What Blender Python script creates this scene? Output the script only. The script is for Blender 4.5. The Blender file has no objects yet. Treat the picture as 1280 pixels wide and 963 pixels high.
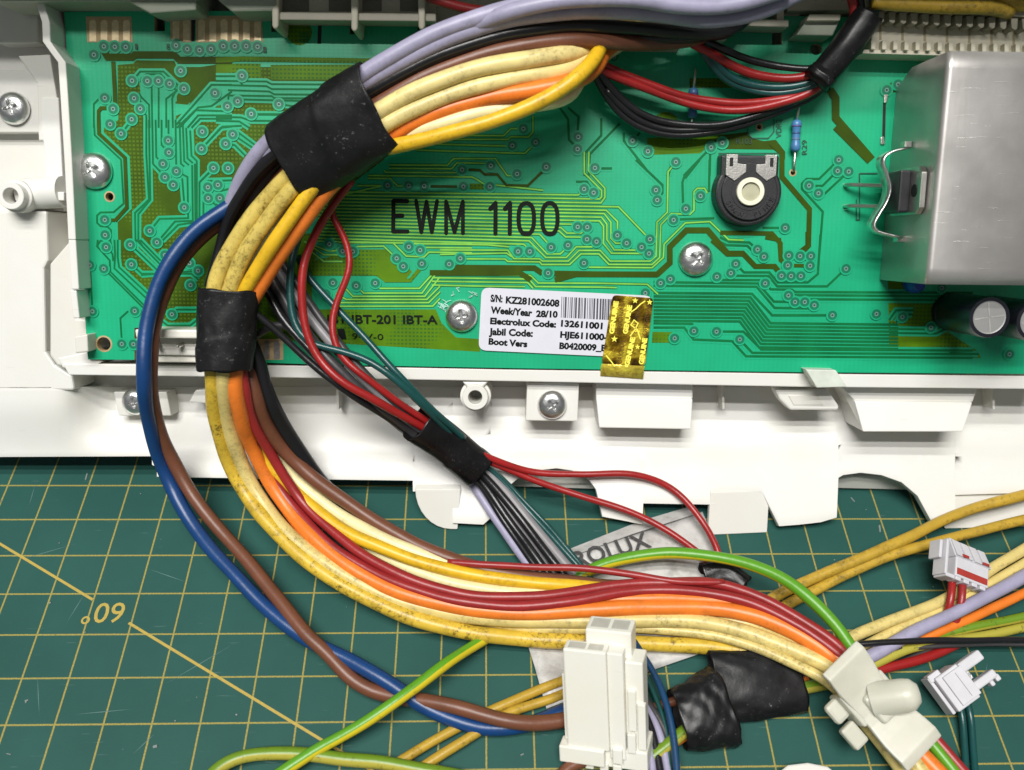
import bpy, bmesh, math, random
from mathutils import Vector, Matrix
from mathutils.geometry import tessellate_polygon
random.seed(7)
scene = bpy.context.scene
scene.unit_settings.system = 'METRIC'
scene.unit_settings.scale_length = 0.01          # one Blender unit is one centimetre
COL = scene.collection

# ------------------------------------------------------------------ camera
F = 1112.5
RM = Matrix(((0.99923811, -0.02142071, 0.03262451),
             (0.00506087, -0.75774599, -0.65253000),
             (0.03869875, 0.65219795, -0.75706026)))   # world -> camera (x right, y down, z forward)
RT = RM.transposed()
CAM = Vector((9.778872, -11.940676, 18.988580))
cam_data = bpy.data.cameras.new('camera')
cam = bpy.data.objects.new('camera', cam_data); COL.objects.link(cam)
cam_data.sensor_width = 36.0
cam_data.lens = 36.0 * F / 1280.0
cam_data.clip_start = 0.5; cam_data.clip_end = 2000
cam_data.dof.use_dof = True
cam_data.dof.focus_distance = 20.3
cam_data.dof.aperture_fstop = 0.2
rot = (RT @ Matrix(((1,0,0),(0,-1,0),(0,0,-1)))).to_4x4()
cam.matrix_world = Matrix.Translation(CAM) @ rot
scene.camera = cam

# ------------------------------------------------------------------ light
w = bpy.data.worlds.new('World'); scene.world = w; w.use_nodes = True
bg = w.node_tree.nodes['Background']
bg.inputs[0].default_value = (0.93, 0.97, 1.0, 1); bg.inputs[1].default_value = 0.135
scene.view_settings.view_transform = 'Standard'
scene.view_settings.look = 'None'
scene.view_settings.exposure = 0.0
scene.view_settings.gamma = 1.0
def tube_lamp(y, z, power, x=8, length=120, width=5):
    ld = bpy.data.lights.new('tube_lamp', 'AREA'); ld.shape = 'RECTANGLE'
    ld.size = length; ld.size_y = width; ld.energy = power; ld.color = (1.0, 0.985, 0.95)
    o = bpy.data.objects.new('tube_lamp', ld); COL.objects.link(o)
    o.location = (x, y, z)
    d = Vector((10, 0, 0)) - Vector((10, y, z))
    o.rotation_euler = d.to_track_quat('-Z', 'Y').to_euler()
tube_lamp(-85, 195, 202000, x=-16)
tube_lamp(-60, 195, 202000, x=-16)
tube_lamp(-31, 195, 202000, x=-16)

# ------------------------------------------------------------------ placing
def ray(px, py):
    return RT @ Vector(((px-640)/F, (py-481.5)/F, 1.0))
def zmat(px, py, h=0.0):
    r = ray(px, py); return (h - CAM.z)/r.z
BA, BX, BY = 1/20.8, 0.0, -1.42e-4
NV = Vector((BX*F, BY*F, 1.0)); NL = NV.length
def zboard(px, py, ww=0.0):
    return (1/BA - ww*NL)/NV.dot(Vector(((px-640)/F, (py-481.5)/F, 1.0)))
def at(px, py, Z): return CAM + ray(px, py)*Z
def onmat(px, py, h=0.0): return at(px, py, zmat(px, py, h))
# board frame: u right, v up, n towards the camera
nb = (RT @ (-NV)).normalized()
_u = Vector((1.0, 0.0115, 0)); _u = RT @ Vector((_u.x, _u.y, -(NV.x*_u.x+NV.y*_u.y)/NV.z))
ub = (_u - nb*_u.dot(nb)).normalized(); vb = nb.cross(ub)
ORG = at(640, 260, zboard(640, 260))
HB = Matrix((( ub.x, vb.x, nb.x, ORG.x), (ub.y, vb.y, nb.y, ORG.y), (ub.z, vb.z, nb.z, ORG.z), (0,0,0,1)))
HI = HB.inverted()
def bl(px, py, ww=0.0):
    return HI @ at(px, py, zboard(px, py, ww))
def wof(P): return (HI @ P).z
def sstep(a, b, x):
    t = min(1, max(0, (x-a)/(b-a))); return t*t*(3-2*t)
def zbase(px, py):
    t = sstep(475, 655, py)
    return zboard(px, py)*(1-t) + zmat(px, max(py, 470))*t
def P(px, py, h): return at(px, py, zbase(px, py)-h)

# ------------------------------------------------------------------ objects
def link(o, parent=None, mw=None):
    COL.objects.link(o)
    if parent: o.parent = parent
    return o
def tag(o, label=None, cat=None, group=None, kind=None):
    if label: o['label'] = label
    if cat: o['category'] = cat
    if group: o['group'] = group
    if kind: o['kind'] = kind
    return o
def empty(name, mw, label, cat, group=None):
    o = bpy.data.objects.new(name, None); COL.objects.link(o)
    o.empty_display_size = 0.5; o.matrix_world = mw
    return tag(o, label, cat, group)
def mesh(name, verts, faces, mat, parent=None, smooth=False, bevel=0, seg=2, uvs=None, fm=None):
    me = bpy.data.meshes.new(name); me.from_pydata([tuple(v) for v in verts], [], faces); me.update()
    for m in (mat if isinstance(mat, (list, tuple)) else [mat]): me.materials.append(m)
    if fm:
        for p, i in zip(me.polygons, fm): p.material_index = i
    if smooth: me.polygons.foreach_set('use_smooth', [True]*len(me.polygons))
    if uvs:
        ul = me.uv_layers.new(name='UVMap')
        for i, l in enumerate(me.loops): ul.data[i].uv = uvs[l.vertex_index]
    o = bpy.data.objects.new(name, me); link(o, parent)
    if bevel:
        b = o.modifiers.new('bevel', 'BEVEL'); b.width = bevel; b.segments = seg; b.limit_method = 'ANGLE'
        b.angle_limit = math.radians(35)
    return o
class MB:
    """collects vertices and faces of one mesh"""
    def __init__(s): s.v = []; s.f = []; s.m = []
    def add(s, vs, fs, mi=0):
        k = len(s.v); s.v += [Vector(v) for v in vs]; s.f += [tuple(i+k for i in f) for f in fs]; s.m += [mi]*len(fs)
        return s
    def box(s, a, b, mi=0, M=None):
        x0,y0,z0 = a; x1,y1,z1 = b
        vs = [(x0,y0,z0),(x1,y0,z0),(x1,y1,z0),(x0,y1,z0),(x0,y0,z1),(x1,y0,z1),(x1,y1,z1),(x0,y1,z1)]
        if M: vs = [M @ Vector(v) for v in vs]
        return s.add(vs, [(0,3,2,1),(4,5,6,7),(0,1,5,4),(1,2,6,5),(2,3,7,6),(3,0,4,7)], mi)
    def prism(s, top, bot, mi=0, cap=True):
        n = len(top); vs = list(top)+list(bot)
        fs = [(i, i+n, (i+1) % n+n, (i+1) % n) for i in range(n)]
        if cap: fs += [tuple(range(n)), tuple(range(2*n-1, n-1, -1))]
        return s.add(vs, fs, mi)
    def lathe(s, prof, c=(0,0,0), n=28, mi=0, M=None, cap0=True, cap1=True):
        vs = []
        for r, z in prof:
            for i in range(n):
                a = 2*math.pi*i/n; q = Vector((r*math.cos(a), r*math.sin(a), z))
                vs.append((M @ q) if M else q + Vector(c))
        fs = []
        for j in range(len(prof)-1):
            for i in range(n):
                fs.append((j*n+i, j*n+(i+1) % n, (j+1)*n+(i+1) % n, (j+1)*n+i))
        if cap0: fs.append(tuple(range(n-1, -1, -1)))
        if cap1: fs.append(tuple((len(prof)-1)*n+i for i in range(n)))
        return s.add(vs, fs, mi)
    def tube(s, pts, r, n=8, mi=0, cap=True):
        pts = [Vector(p) for p in pts]; vs = []; up = None
        for i, p in enumerate(pts):
            t = (pts[min(i+1, len(pts)-1)]-pts[max(i-1, 0)]).normalized()
            if up is None:
                up = t.orthogonal().normalized()
            up = (up - t*up.dot(t)).normalized(); b = t.cross(up)
            rr = r[i] if isinstance(r, (list, tuple)) else r
            for k in range(n):
                a = 2*math.pi*k/n; vs.append(p + (up*math.cos(a)+b*math.sin(a))*rr)
        fs = [(j*n+i, j*n+(i+1) % n, (j+1)*n+(i+1) % n, (j+1)*n+i) for j in range(len(pts)-1) for i in range(n)]
        if cap: fs += [tuple(range(n-1, -1, -1)), tuple((len(pts)-1)*n+i for i in range(n))]
        return s.add(vs, fs, mi)
    def build(s, name, mat, parent=None, smooth=False, bevel=0, seg=2):
        return mesh(name, s.v, s.f, mat, parent, smooth, bevel, seg, fm=s.m if isinstance(mat, (list, tuple)) else None)
def smooth_angle(o, deg=40):
    me = o.data
    me.polygons.foreach_set('use_smooth', [True]*len(me.polygons))
    try: me.set_sharp_from_angle(angle=math.radians(deg))
    except Exception: pass
    return o

# ------------------------------------------------------------------ materials
def nodes(name):
    m = bpy.data.materials.new(name); m.use_nodes = True
    nt = m.node_tree; return m, nt, nt.nodes, nt.links, nt.nodes['Principled BSDF']
def noise(nt, scale, detail=3, coord='Object', rough=0.55):
    tc = nt.nodes.new('ShaderNodeTexCoord'); n = nt.nodes.new('ShaderNodeTexNoise')
    n.inputs['Scale'].default_value = scale; n.inputs['Detail'].default_value = detail; n.inputs['Roughness'].default_value = rough
    nt.links.new(tc.outputs[coord], n.inputs['Vector']); return n
def ramp(nt, src, stops):
    r = nt.nodes.new('ShaderNodeValToRGB'); e = r.color_ramp.elements
    while len(e) < len(stops): e.new(0.5)
    for k, (p, c) in enumerate(stops):
        e[k].position = p; e[k].color = (*c, 1) if len(c) == 3 else c
    nt.links.new(src, r.inputs[0]); return r
def mixc(nt, fac, a, b, mode='MIX'):
    n = nt.nodes.new('ShaderNodeMix'); n.data_type = 'RGBA'; n.blend_type = mode
    for sock, v in ((0, fac), (6, a), (7, b)):
        if hasattr(v, 'links') or hasattr(v, 'is_linked'): nt.links.new(v, n.inputs[sock])
        elif isinstance(v, (int, float)): n.inputs[sock].default_value = v
        else: n.inputs[sock].default_value = (*v, 1)
    return n.outputs[2]
def math_n(nt, op, a, b=0.0, c=0.0):
    n = nt.nodes.new('ShaderNodeMath'); n.operation = op
    for i, v in enumerate((a, b, c)):
        if hasattr(v, 'is_linked'): nt.links.new(v, n.inputs[i])
        else: n.inputs[i].default_value = v
    return n.outputs[0]
def bump(nt, b, height, strength, dist):
    n = nt.nodes.new('ShaderNodeBump'); n.inputs['Strength'].default_value = strength; n.inputs['Distance'].default_value = dist
    nt.links.new(height, n.inputs['Height']); nt.links.new(n.outputs[0], b.inputs['Normal'])
def plain(name, col, rough=0.45, metal=0.0, var=0.12, scale=3.0, bumpd=0.0, bscale=30, spec=0.5, coat=0.0):
    m, nt, N, L, b = nodes(name)
    n = noise(nt, scale, 4)
    dk = tuple(c*(1-var) for c in col); lt = tuple(min(1, c*(1+var)) for c in col)
    r = ramp(nt, n.outputs[0], [(0.3, dk), (0.7, lt)]); L.new(r.outputs[0], b.inputs['Base Color'])
    b.inputs['Roughness'].default_value = rough; b.inputs['Metallic'].default_value = metal
    b.inputs['Specular IOR Level'].default_value = spec; b.inputs['Coat Weight'].default_value = coat
    if bumpd:
        n2 = noise(nt, bscale, 3); bump(nt, b, n2.outputs[0], 1.0, bumpd)
    return m
def grimy(name, col, rough, amount, scale=1.2):
    m, nt, N, L, b = nodes(name)
    n = noise(nt, 0.6, 4); r = ramp(nt, n.outputs[0], [(0.3, tuple(c*k for c, k in zip(col, (0.97, 0.955, 0.91)))), (0.7, col)])
    n2 = noise(nt, 14, 5, rough=0.8); k = ramp(nt, n2.outputs[0], [(0.66, (0,0,0)), (0.73, (1,1,1))])
    n3 = noise(nt, scale, 3); k3 = ramp(nt, n3.outputs[0], [(0.48, (0,0,0)), (0.66, (1,1,1))])
    kk = math_n(nt, 'MULTIPLY', math_n(nt, 'MULTIPLY', k.outputs[0], k3.outputs[0]), amount)
    o1 = mixc(nt, kk, r.outputs[0], (0.16, 0.14, 0.11))
    tc = N.new('ShaderNodeTexCoord'); mp = N.new('ShaderNodeMapping'); mp.inputs['Scale'].default_value = (1.0, 12, 3); mp.inputs['Rotation'].default_value = (0.2, 0, 0.9)
    L.new(tc.outputs['Object'], mp.inputs[0]); n5 = N.new('ShaderNodeTexNoise'); n5.inputs['Scale'].default_value = 1.6; n5.inputs['Detail'].default_value = 4; L.new(mp.outputs[0], n5.inputs['Vector'])
    k5 = ramp(nt, n5.outputs[0], [(0.70, (0,0,0)), (0.76, (1,1,1))])
    L.new(mixc(nt, math_n(nt, 'MULTIPLY', k5.outputs[0], amount*0.35), o1, (0.35, 0.33, 0.29)), b.inputs['Base Color'])
    b.inputs['Roughness'].default_value = rough
    nb_ = noise(nt, 35, 3); bump(nt, b, nb_.outputs[0], 0.6, 0.004)
    return m
def wire_mat(name, col, dirt=0.0, rough=0.38, dirtcol=(0.03, 0.025, 0.015)):
    m, nt, N, L, b = nodes(name)
    n = noise(nt, 1.3, 3)
    r = ramp(nt, n.outputs[0], [(0.3, tuple(c*0.86 for c in col)), (0.7, tuple(min(1, c*1.1) for c in col))])
    out = r.outputs[0]
    n2 = noise(nt, 12.0, 5, rough=0.75)
    k = ramp(nt, n2.outputs[0], [(0.52, (0,0,0)), (0.64, (1,1,1))])
    n3 = noise(nt, 1.1, 3, rough=0.6)
    k3 = ramp(nt, n3.outputs[0], [(0.34, (0,0,0)), (0.60, (1,1,1))])
    n4 = noise(nt, 3.0, 6, rough=0.72)
    k4 = ramp(nt, n4.outputs[0], [(0.46, (0,0,0)), (0.70, (1,1,1))])
    kk = math_n(nt, 'MULTIPLY', math_n(nt, 'MULTIPLY_ADD', k.outputs[0], 0.55, k4.outputs[0]), k3.outputs[0])
    kk = math_n(nt, 'MINIMUM', math_n(nt, 'MULTIPLY', kk, 0.10+0.55*dirt), 0.85)
    L.new(mixc(nt, kk, out, dirtcol), b.inputs['Base Color'])
    b.inputs['Roughness'].default_value = rough
    b.inputs['Specular IOR Level'].default_value = 0.5
    nb_ = noise(nt, 5, 3); bump(nt, b, nb_.outputs[0], 0.5, 0.012)
    return m
def stripe_mat(name, ca, cb, dirt=0.4, half=0.62):
    m, nt, N, L, b = nodes(name)
    tc = N.new('ShaderNodeTexCoord'); sx = N.new('ShaderNodeSeparateXYZ'); L.new(tc.outputs['UV'], sx.inputs[0])
    s = ramp(nt, sx.outputs[0], [(half-0.012, (0,0,0)), (half+0.012, (1,1,1))])
    base = mixc(nt, s.outputs[0], ca, cb)
    n2 = noise(nt, 7.0, 5, rough=0.7); k = ramp(nt, n2.outputs[0], [(0.58, (0,0,0)), (0.7, (1,1,1))])
    kk = math_n(nt, 'MULTIPLY', k.outputs[0], dirt)
    L.new(mixc(nt, kk, base, (0.07, 0.06, 0.02)), b.inputs['Base Color']); b.inputs['Roughness'].default_value = 0.36
    nb_ = noise(nt, 5, 3); bump(nt, b, nb_.outputs[0], 0.5, 0.012)
    return m
M = {}
M['white'] = grimy('white_plastic', (0.75, 0.745, 0.72), 0.42, 0.45)
M['white2'] = grimy('white_plastic_matt', (0.70, 0.69, 0.655), 0.5, 0.5)
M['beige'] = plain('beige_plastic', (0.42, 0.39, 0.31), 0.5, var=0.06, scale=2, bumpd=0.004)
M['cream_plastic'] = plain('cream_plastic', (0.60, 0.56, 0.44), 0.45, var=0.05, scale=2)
M['dark'] = plain('hole_shade', (0.008, 0.008, 0.009), 0.7)  # shade inside slots and holes, painted as dark solids
M['black_plastic'] = plain('black_plastic', (0.016, 0.016, 0.019), 0.42, bumpd=0.004, bscale=40, var=0.25)
M['steel'] = plain('zinc_steel', (0.78, 0.78, 0.77), 0.30, 1.0, var=0.15, scale=9, bumpd=0.006, bscale=14)
M['tin'] = plain('tinned_lead', (0.66, 0.64, 0.60), 0.32, 1.0, var=0.1, bumpd=0.004)
M['ink'] = plain('black_print', (0.004, 0.007, 0.005), 0.6, spec=0.15)
M['ink_soft'] = plain('faint_print', (0.015, 0.06, 0.035), 0.5)
M['grey_ink'] = plain('worn_print', (0.05, 0.05, 0.05), 0.6, var=0.5, scale=20)
M['white_ink'] = plain('white_print', (0.6, 0.6, 0.62), 0.5)
M['blue_body'] = plain('blue_lacquer', (0.07, 0.21, 0.43), 0.35, var=0.15)
M['cap_sleeve'] = plain('black_sleeve', (0.010, 0.011, 0.016), 0.3)
M['cap_top'] = plain('brushed_can', (0.60, 0.59, 0.57), 0.36, 0.75, var=0.06)
M['sticker'] = plain('white_paper', (0.64, 0.64, 0.71), 0.5, var=0.02)
M['tan'] = plain('bare_laminate', (0.46, 0.33, 0.17), 0.55, var=0.12, scale=6)
M['pad'] = plain('gold_pad', (0.75, 0.60, 0.36), 0.42, 0.35, var=0.12, scale=12)
M['grey_pad'] = plain('soldered_pad', (0.30, 0.29, 0.28), 0.4, 0.6, var=0.2, scale=12)
M['halo2'] = plain('via_land_edge', (0.006, 0.30, 0.155), 0.35, var=0.1)
M['via_hole'] = plain('via_hole', (0.02, 0.06, 0.05), 0.6)
M['ring'] = plain('via_ring', (0.20, 0.36, 0.31), 0.4, 0.2, var=0.15, scale=15)
M['halo'] = plain('via_land', (0.004, 0.17, 0.085), 0.35, var=0.1, spec=0.5)
def board_mat():
    m, nt, N, L, b = nodes('solder_mask')
    tc = N.new('ShaderNodeTexCoord'); sx = N.new('ShaderNodeSeparateXYZ'); L.new(tc.outputs['Object'], sx.inputs[0])
    s1 = math_n(nt, 'SINE', math_n(nt, 'MULTIPLY', sx.outputs[0], 2*math.pi/0.105))
    s2 = math_n(nt, 'SINE', math_n(nt, 'MULTIPLY', sx.outputs[1], 2*math.pi/0.075))
    wv = math_n(nt, 'ADD', math_n(nt, 'MULTIPLY', s1, 0.6), math_n(nt, 'MULTIPLY', s2, 0.25))
    n = noise(nt, 0.5, 3)
    r = ramp(nt, n.outputs[0], [(0.35, (0.006, 0.365, 0.170)), (0.65, (0.008, 0.43, 0.208))])
    k = math_n(nt, 'MULTIPLY_ADD', wv, 0.10, 0.12)
    L.new(mixc(nt, k, r.outputs[0], (0.004, 0.26, 0.14)), b.inputs['Base Color'])
    b.inputs['Roughness'].default_value = 0.36
    bump(nt, b, wv, 0.2, 0.002)
    return m
M['board'] = board_mat()
def copper_mat(name, col, metal, rough, hatch, hcol=(0.015, 0.10, 0.02)):
    m, nt, N, L, b = nodes(name)
    n = noise(nt, 1.4, 3)
    r = ramp(nt, n.outputs[0], [(0.3, tuple(c*0.8 for c in col)), (0.7, tuple(c*1.2 for c in col))])
    out = r.outputs[0]
    tc = N.new('ShaderNodeTexCoord'); sx = N.new('ShaderNodeSeparateXYZ'); L.new(tc.outputs['Object'], sx.inputs[0])
    if hatch:
        a = math_n(nt, 'FRACT', math_n(nt, 'MULTIPLY', sx.outputs[0], 1/0.088))
        row = math_n(nt, 'FLOOR', math_n(nt, 'MULTIPLY', sx.outputs[1], 1/0.088))
        c2 = math_n(nt, 'FRACT', math_n(nt, 'MULTIPLY', sx.outputs[1], 1/0.088))
        ha = math_n(nt, 'LESS_THAN', math_n(nt, 'ABSOLUTE', math_n(nt, 'SUBTRACT', a, 0.5)), 0.30)
        hb = math_n(nt, 'LESS_THAN', math_n(nt, 'ABSOLUTE', math_n(nt, 'SUBTRACT', c2, 0.5)), 0.24)
        hh = math_n(nt, 'MULTIPLY', ha, hb)
        n5 = noise(nt, 0.55, 2); kk = ramp(nt, n5.outputs[0], [(0.46, (0,0,0)), (0.52, (1,1,1))])
        hh = math_n(nt, 'MULTIPLY', hh, math_n(nt, 'MULTIPLY', kk.outputs[0], 0.7))
        out = mixc(nt, hh, out, hcol)
    L.new(out, b.inputs['Base Color'])
    b.inputs['Roughness'].default_value = rough; b.inputs['Metallic'].default_value = metal
    b.inputs['Specular IOR Level'].default_value = 0.15
    return m
M['pour_light'] = copper_mat('hatched_copper_under_mask', (0.044, 0.092, 0.0015), 0.0, 0.5, True, (0.10, 0.19, 0.014))
M['pour'] = copper_mat('copper_pour_under_mask', (0.085, 0.190, 0.003), 0.0, 0.45, True)
M['band'] = copper_mat('copper_band_under_mask', (0.036, 0.070, 0.001), 0.0, 0.45, False)
M['trace'] = copper_mat('copper_trace_under_mask', (0.004, 0.145, 0.042), 0.0, 0.45, False)
M['sheen_paint'] = copper_mat('painted_trace_sheen', (0.21, 0.54, 0.08), 0.1, 0.45, False)  # light reflected by the copper, painted as a lighter colour
def alu_mat():
    m, nt, N, L, b = nodes('scratched_aluminium')
    tc = N.new('ShaderNodeTexCoord'); mp = N.new('ShaderNodeMapping'); mp.inputs['Scale'].default_value = (4, 0.7, 3)
    L.new(tc.outputs['Object'], mp.inputs[0])
    n = N.new('ShaderNodeTexNoise'); n.inputs['Scale'].default_value = 3; n.inputs['Detail'].default_value = 6; L.new(mp.outputs[0], n.inputs['Vector'])
    n2 = noise(nt, 0.7, 4)
    r = ramp(nt, n2.outputs[0], [(0.3, (0.50, 0.475, 0.455)), (0.7, (0.62, 0.595, 0.575))]); L.new(r.outputs[0], b.inputs['Base Color'])
    b.inputs['Metallic'].default_value = 0.7
    rr = math_n(nt, 'MULTIPLY_ADD', n2.outputs[0], 0.25, 0.30); L.new(rr, b.inputs['Roughness'])
    v = N.new('ShaderNodeTexNoise'); v.inputs['Scale'].default_value = 1.3; v.inputs['Detail'].default_value = 3
    mp2 = N.new('ShaderNodeMapping'); mp2.inputs['Rotation'].default_value = (0, 0, 0.6); mp2.inputs['Scale'].default_value = (0.7, 22, 1)
    L.new(tc.outputs['Object'], mp2.inputs[0]); L.new(mp2.outputs[0], v.inputs['Vector'])
    sc = ramp(nt, v.outputs[0], [(0.66, (0,0,0)), (0.70, (1,1,1))])
    hsum = math_n(nt, 'ADD', math_n(nt, 'MULTIPLY', n.outputs[0], 0.35), math_n(nt, 'MULTIPLY', sc.outputs[0], 0.5))
    bump(nt, b, hsum, 0.6, 0.007)
    return m
M['alu'] = alu_mat()
def mat_mat():
    m, nt, N, L, b = nodes('cutting_mat_vinyl')
    tc = N.new('ShaderNodeTexCoord'); sx = N.new('ShaderNodeSeparateXYZ'); L.new(tc.outputs['Object'], sx.inputs[0])
    nj = noise(nt, 60, 2)
    def line(o):
        a = math_n(nt, 'ABSOLUTE', math_n(nt, 'SUBTRACT', math_n(nt, 'FRACT', math_n(nt, 'ADD', o, 0.5)), 0.5))
        a = math_n(nt, 'MULTIPLY_ADD', nj.outputs[0], 0.012, a)
        return ramp(nt, a, [(0.020, (1,1,1)), (0.028, (0,0,0))]).outputs[0]
    g = math_n(nt, 'MAXIMUM', line(sx.outputs[0]), line(sx.outputs[1]))
    n = noise(nt, 0.35, 5)
    r = ramp(nt, n.outputs[0], [(0.3, (0.0115, 0.068, 0.056)), (0.7, (0.017, 0.086, 0.071))])
    n2 = noise(nt, 25, 4, rough=0.8); sp = ramp(nt, n2.outputs[0], [(0.71, (0,0,0)), (0.78, (1,1,1))])
    base = mixc(nt, math_n(nt, 'MULTIPLY', sp.outputs[0], 0.22), r.outputs[0], (0.2, 0.3, 0.3))
    mp = N.new('ShaderNodeMapping'); mp.inputs['Scale'].default_value = (0.9, 14, 1); mp.inputs['Rotation'].default_value = (0, 0, 0.7)
    L.new(tc.outputs['Object'], mp.inputs[0])
    n4 = N.new('ShaderNodeTexNoise'); n4.inputs['Scale'].default_value = 1.2; n4.inputs['Detail'].default_value = 5; L.new(mp.outputs[0], n4.inputs['Vector'])
    s4 = ramp(nt, n4.outputs[0], [(0.68, (0,0,0)), (0.74, (1,1,1))])
    base = mixc(nt, math_n(nt, 'MULTIPLY', s4.outputs[0], 0.22), base, (0.25, 0.35, 0.35))
    ln = noise(nt, 30, 3); lc = ramp(nt, ln.outputs[0], [(0.35, (0.24, 0.20, 0.045)), (0.65, (0.40, 0.33, 0.08))])
    L.new(mixc(nt, math_n(nt, 'MULTIPLY', g, 0.95), base, lc.outputs[0]), b.inputs['Base Color'])
    b.inputs['Roughness'].default_value = 0.6; b.inputs['Specular IOR Level'].default_value = 0.3
    nb_ = noise(nt, 45, 3); bump(nt, b, nb_.outputs[0], 0.5, 0.006)
    return m
M['mat'] = mat_mat()
M['matline'] = plain('yellow_print', (0.42, 0.31, 0.06), 0.6, var=0.12, scale=20)
def tape_mat(name, rough=0.4, dust=0.5, sc=2.2):
    m, nt, N, L, b = nodes(name)
    n = noise(nt, 1.4, 4)
    r = ramp(nt, n.outputs[0], [(0.3, (0.004, 0.004, 0.0045)), (0.72, (0.011, 0.0105, 0.012))])
    n2 = noise(nt, 11, 6, rough=0.75); k = ramp(nt, n2.outputs[0], [(0.60, (0,0,0)), (0.66, (1,1,1))])
    n6 = noise(nt, 1.1, 2); k6 = ramp(nt, n6.outputs[0], [(0.45, (0,0,0)), (0.65, (1,1,1))])
    kk = math_n(nt, 'MULTIPLY', math_n(nt, 'MULTIPLY', k.outputs[0], k6.outputs[0]), dust)
    L.new(mixc(nt, kk, r.outputs[0], (0.30, 0.29, 0.28)), b.inputs['Base Color'])
    b.inputs['Specular IOR Level'].default_value = 0.35
    rr = math_n(nt, 'MULTIPLY_ADD', n.outputs[0], 0.35, rough-0.17); L.new(rr, b.inputs['Roughness'])
    n3 = noise(nt, sc, 4, rough=0.6); n4 = noise(nt, 26, 3)
    h = math_n(nt, 'ADD', n3.outputs[0], math_n(nt, 'MULTIPLY', n4.outputs[0], 0.07)); bump(nt, b, h, 0.35 if 'crumple' in name else 0.6, 0.04 if 'crumple' in name else 0.03)
    return m
M['tape'] = tape_mat('black_cloth_tape', 0.48, 0.6)
M['tape_crumple'] = tape_mat('crumpled_vinyl_tape', 0.34, 0.4, 1.0)
M['tape_gloss'] = tape_mat('black_vinyl_tape', 0.30, 0.35, 1.3)
M['sleeve'] = tape_mat('black_sleeve_tube', 0.33, 0.3, 0.7)
def gold_mat():
    m, nt, N, L, b = nodes('gold_hologram_foil')
    n = noise(nt, 2.6, 3); v = N.new('ShaderNodeTexVoronoi'); v.inputs['Scale'].default_value = 3.4
    tc = N.new('ShaderNodeTexCoord'); L.new(tc.outputs['Object'], v.inputs['Vector'])
    f = math_n(nt, 'ADD', math_n(nt, 'MULTIPLY', n.outputs[0], 0.75), math_n(nt, 'MULTIPLY', v.outputs['Distance'], 0.4))
    r = ramp(nt, f, [(0.42, (0.06, 0.03, 0.002)), (0.56, (0.26, 0.15, 0.006)), (0.72, (0.85, 0.65, 0.05))])
    L.new(r.outputs[0], b.inputs['Base Color']); b.inputs['Metallic'].default_value = 0.75; b.inputs['Roughness'].default_value = 0.35
    n2 = noise(nt, 3, 4); bump(nt, b, n2.outputs[0], 0.8, 0.05)
    return m
M['gold'] = gold_mat()
M['gold_light'] = plain('bright_gold_print', (0.95, 0.85, 0.10), 0.45, 0.0, var=0.1)
M['gold_dark'] = plain('dark_gold_print', (0.12, 0.06, 0.006), 0.45, 0.3)
M['gold_edge'] = plain('creased_gold_foil', (0.92, 0.68, 0.08), 0.3, 0.4, var=0.3, scale=4, bumpd=0.06, bscale=5)
def nylon_mat():
    m, nt, N, L, b = nodes('natural_nylon')
    n = noise(nt, 1.6, 4); r = ramp(nt, n.outputs[0], [(0.3, (0.66, 0.65, 0.54)), (0.7, (0.75, 0.735, 0.63))])
    n2 = noise(nt, 12, 5, rough=0.75); k = ramp(nt, n2.outputs[0], [(0.68, (0,0,0)), (0.75, (1,1,1))])
    L.new(mixc(nt, math_n(nt, 'MULTIPLY', k.outputs[0], 0.25), r.outputs[0], (0.15, 0.13, 0.1)), b.inputs['Base Color'])
    b.inputs['Roughness'].default_value = 0.38
    b.inputs['Transmission Weight'].default_value = 0.22
    b.inputs['Subsurface Weight'].default_value = 0.35; b.inputs['Subsurface Radius'].default_value = (0.25, 0.22, 0.16); b.inputs['Subsurface Scale'].default_value = 0.6
    return m
M['nylon'] = nylon_mat()
def paper_mat():
    m, nt, N, L, b = nodes('worn_silver_paper')
    n = noise(nt, 2.2, 6, rough=0.7); r = ramp(nt, n.outputs[0], [(0.28, (0.34, 0.33, 0.31)), (0.5, (0.56, 0.55, 0.53)), (0.75, (0.64, 0.63, 0.61))])
    n2 = noise(nt, 16, 5, rough=0.8); k = ramp(nt, n2.outputs[0], [(0.6, (0,0,0)), (0.7, (1,1,1))])
    L.new(mixc(nt, math_n(nt, 'MULTIPLY', k.outputs[0], 0.35), r.outputs[0], (0.12, 0.11, 0.10)), b.inputs['Base Color'])
    b.inputs['Roughness'].default_value = 0.5; b.inputs['Metallic'].default_value = 0.1
    n3 = noise(nt, 1.1, 3); bump(nt, b, n3.outputs[0], 0.6, 0.08)
    return m
M['paper'] = paper_mat()
M['conn'] = grimy('white_connector', (0.80, 0.785, 0.72), 0.36, 0.7, 1.8)
M['conn_cool'] = plain('cool_white_connector', (0.58, 0.57, 0.60), 0.38, var=0.05, scale=3)
M['red_strip'] = plain('red_marker', (0.36, 0.035, 0.025), 0.5)
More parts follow.
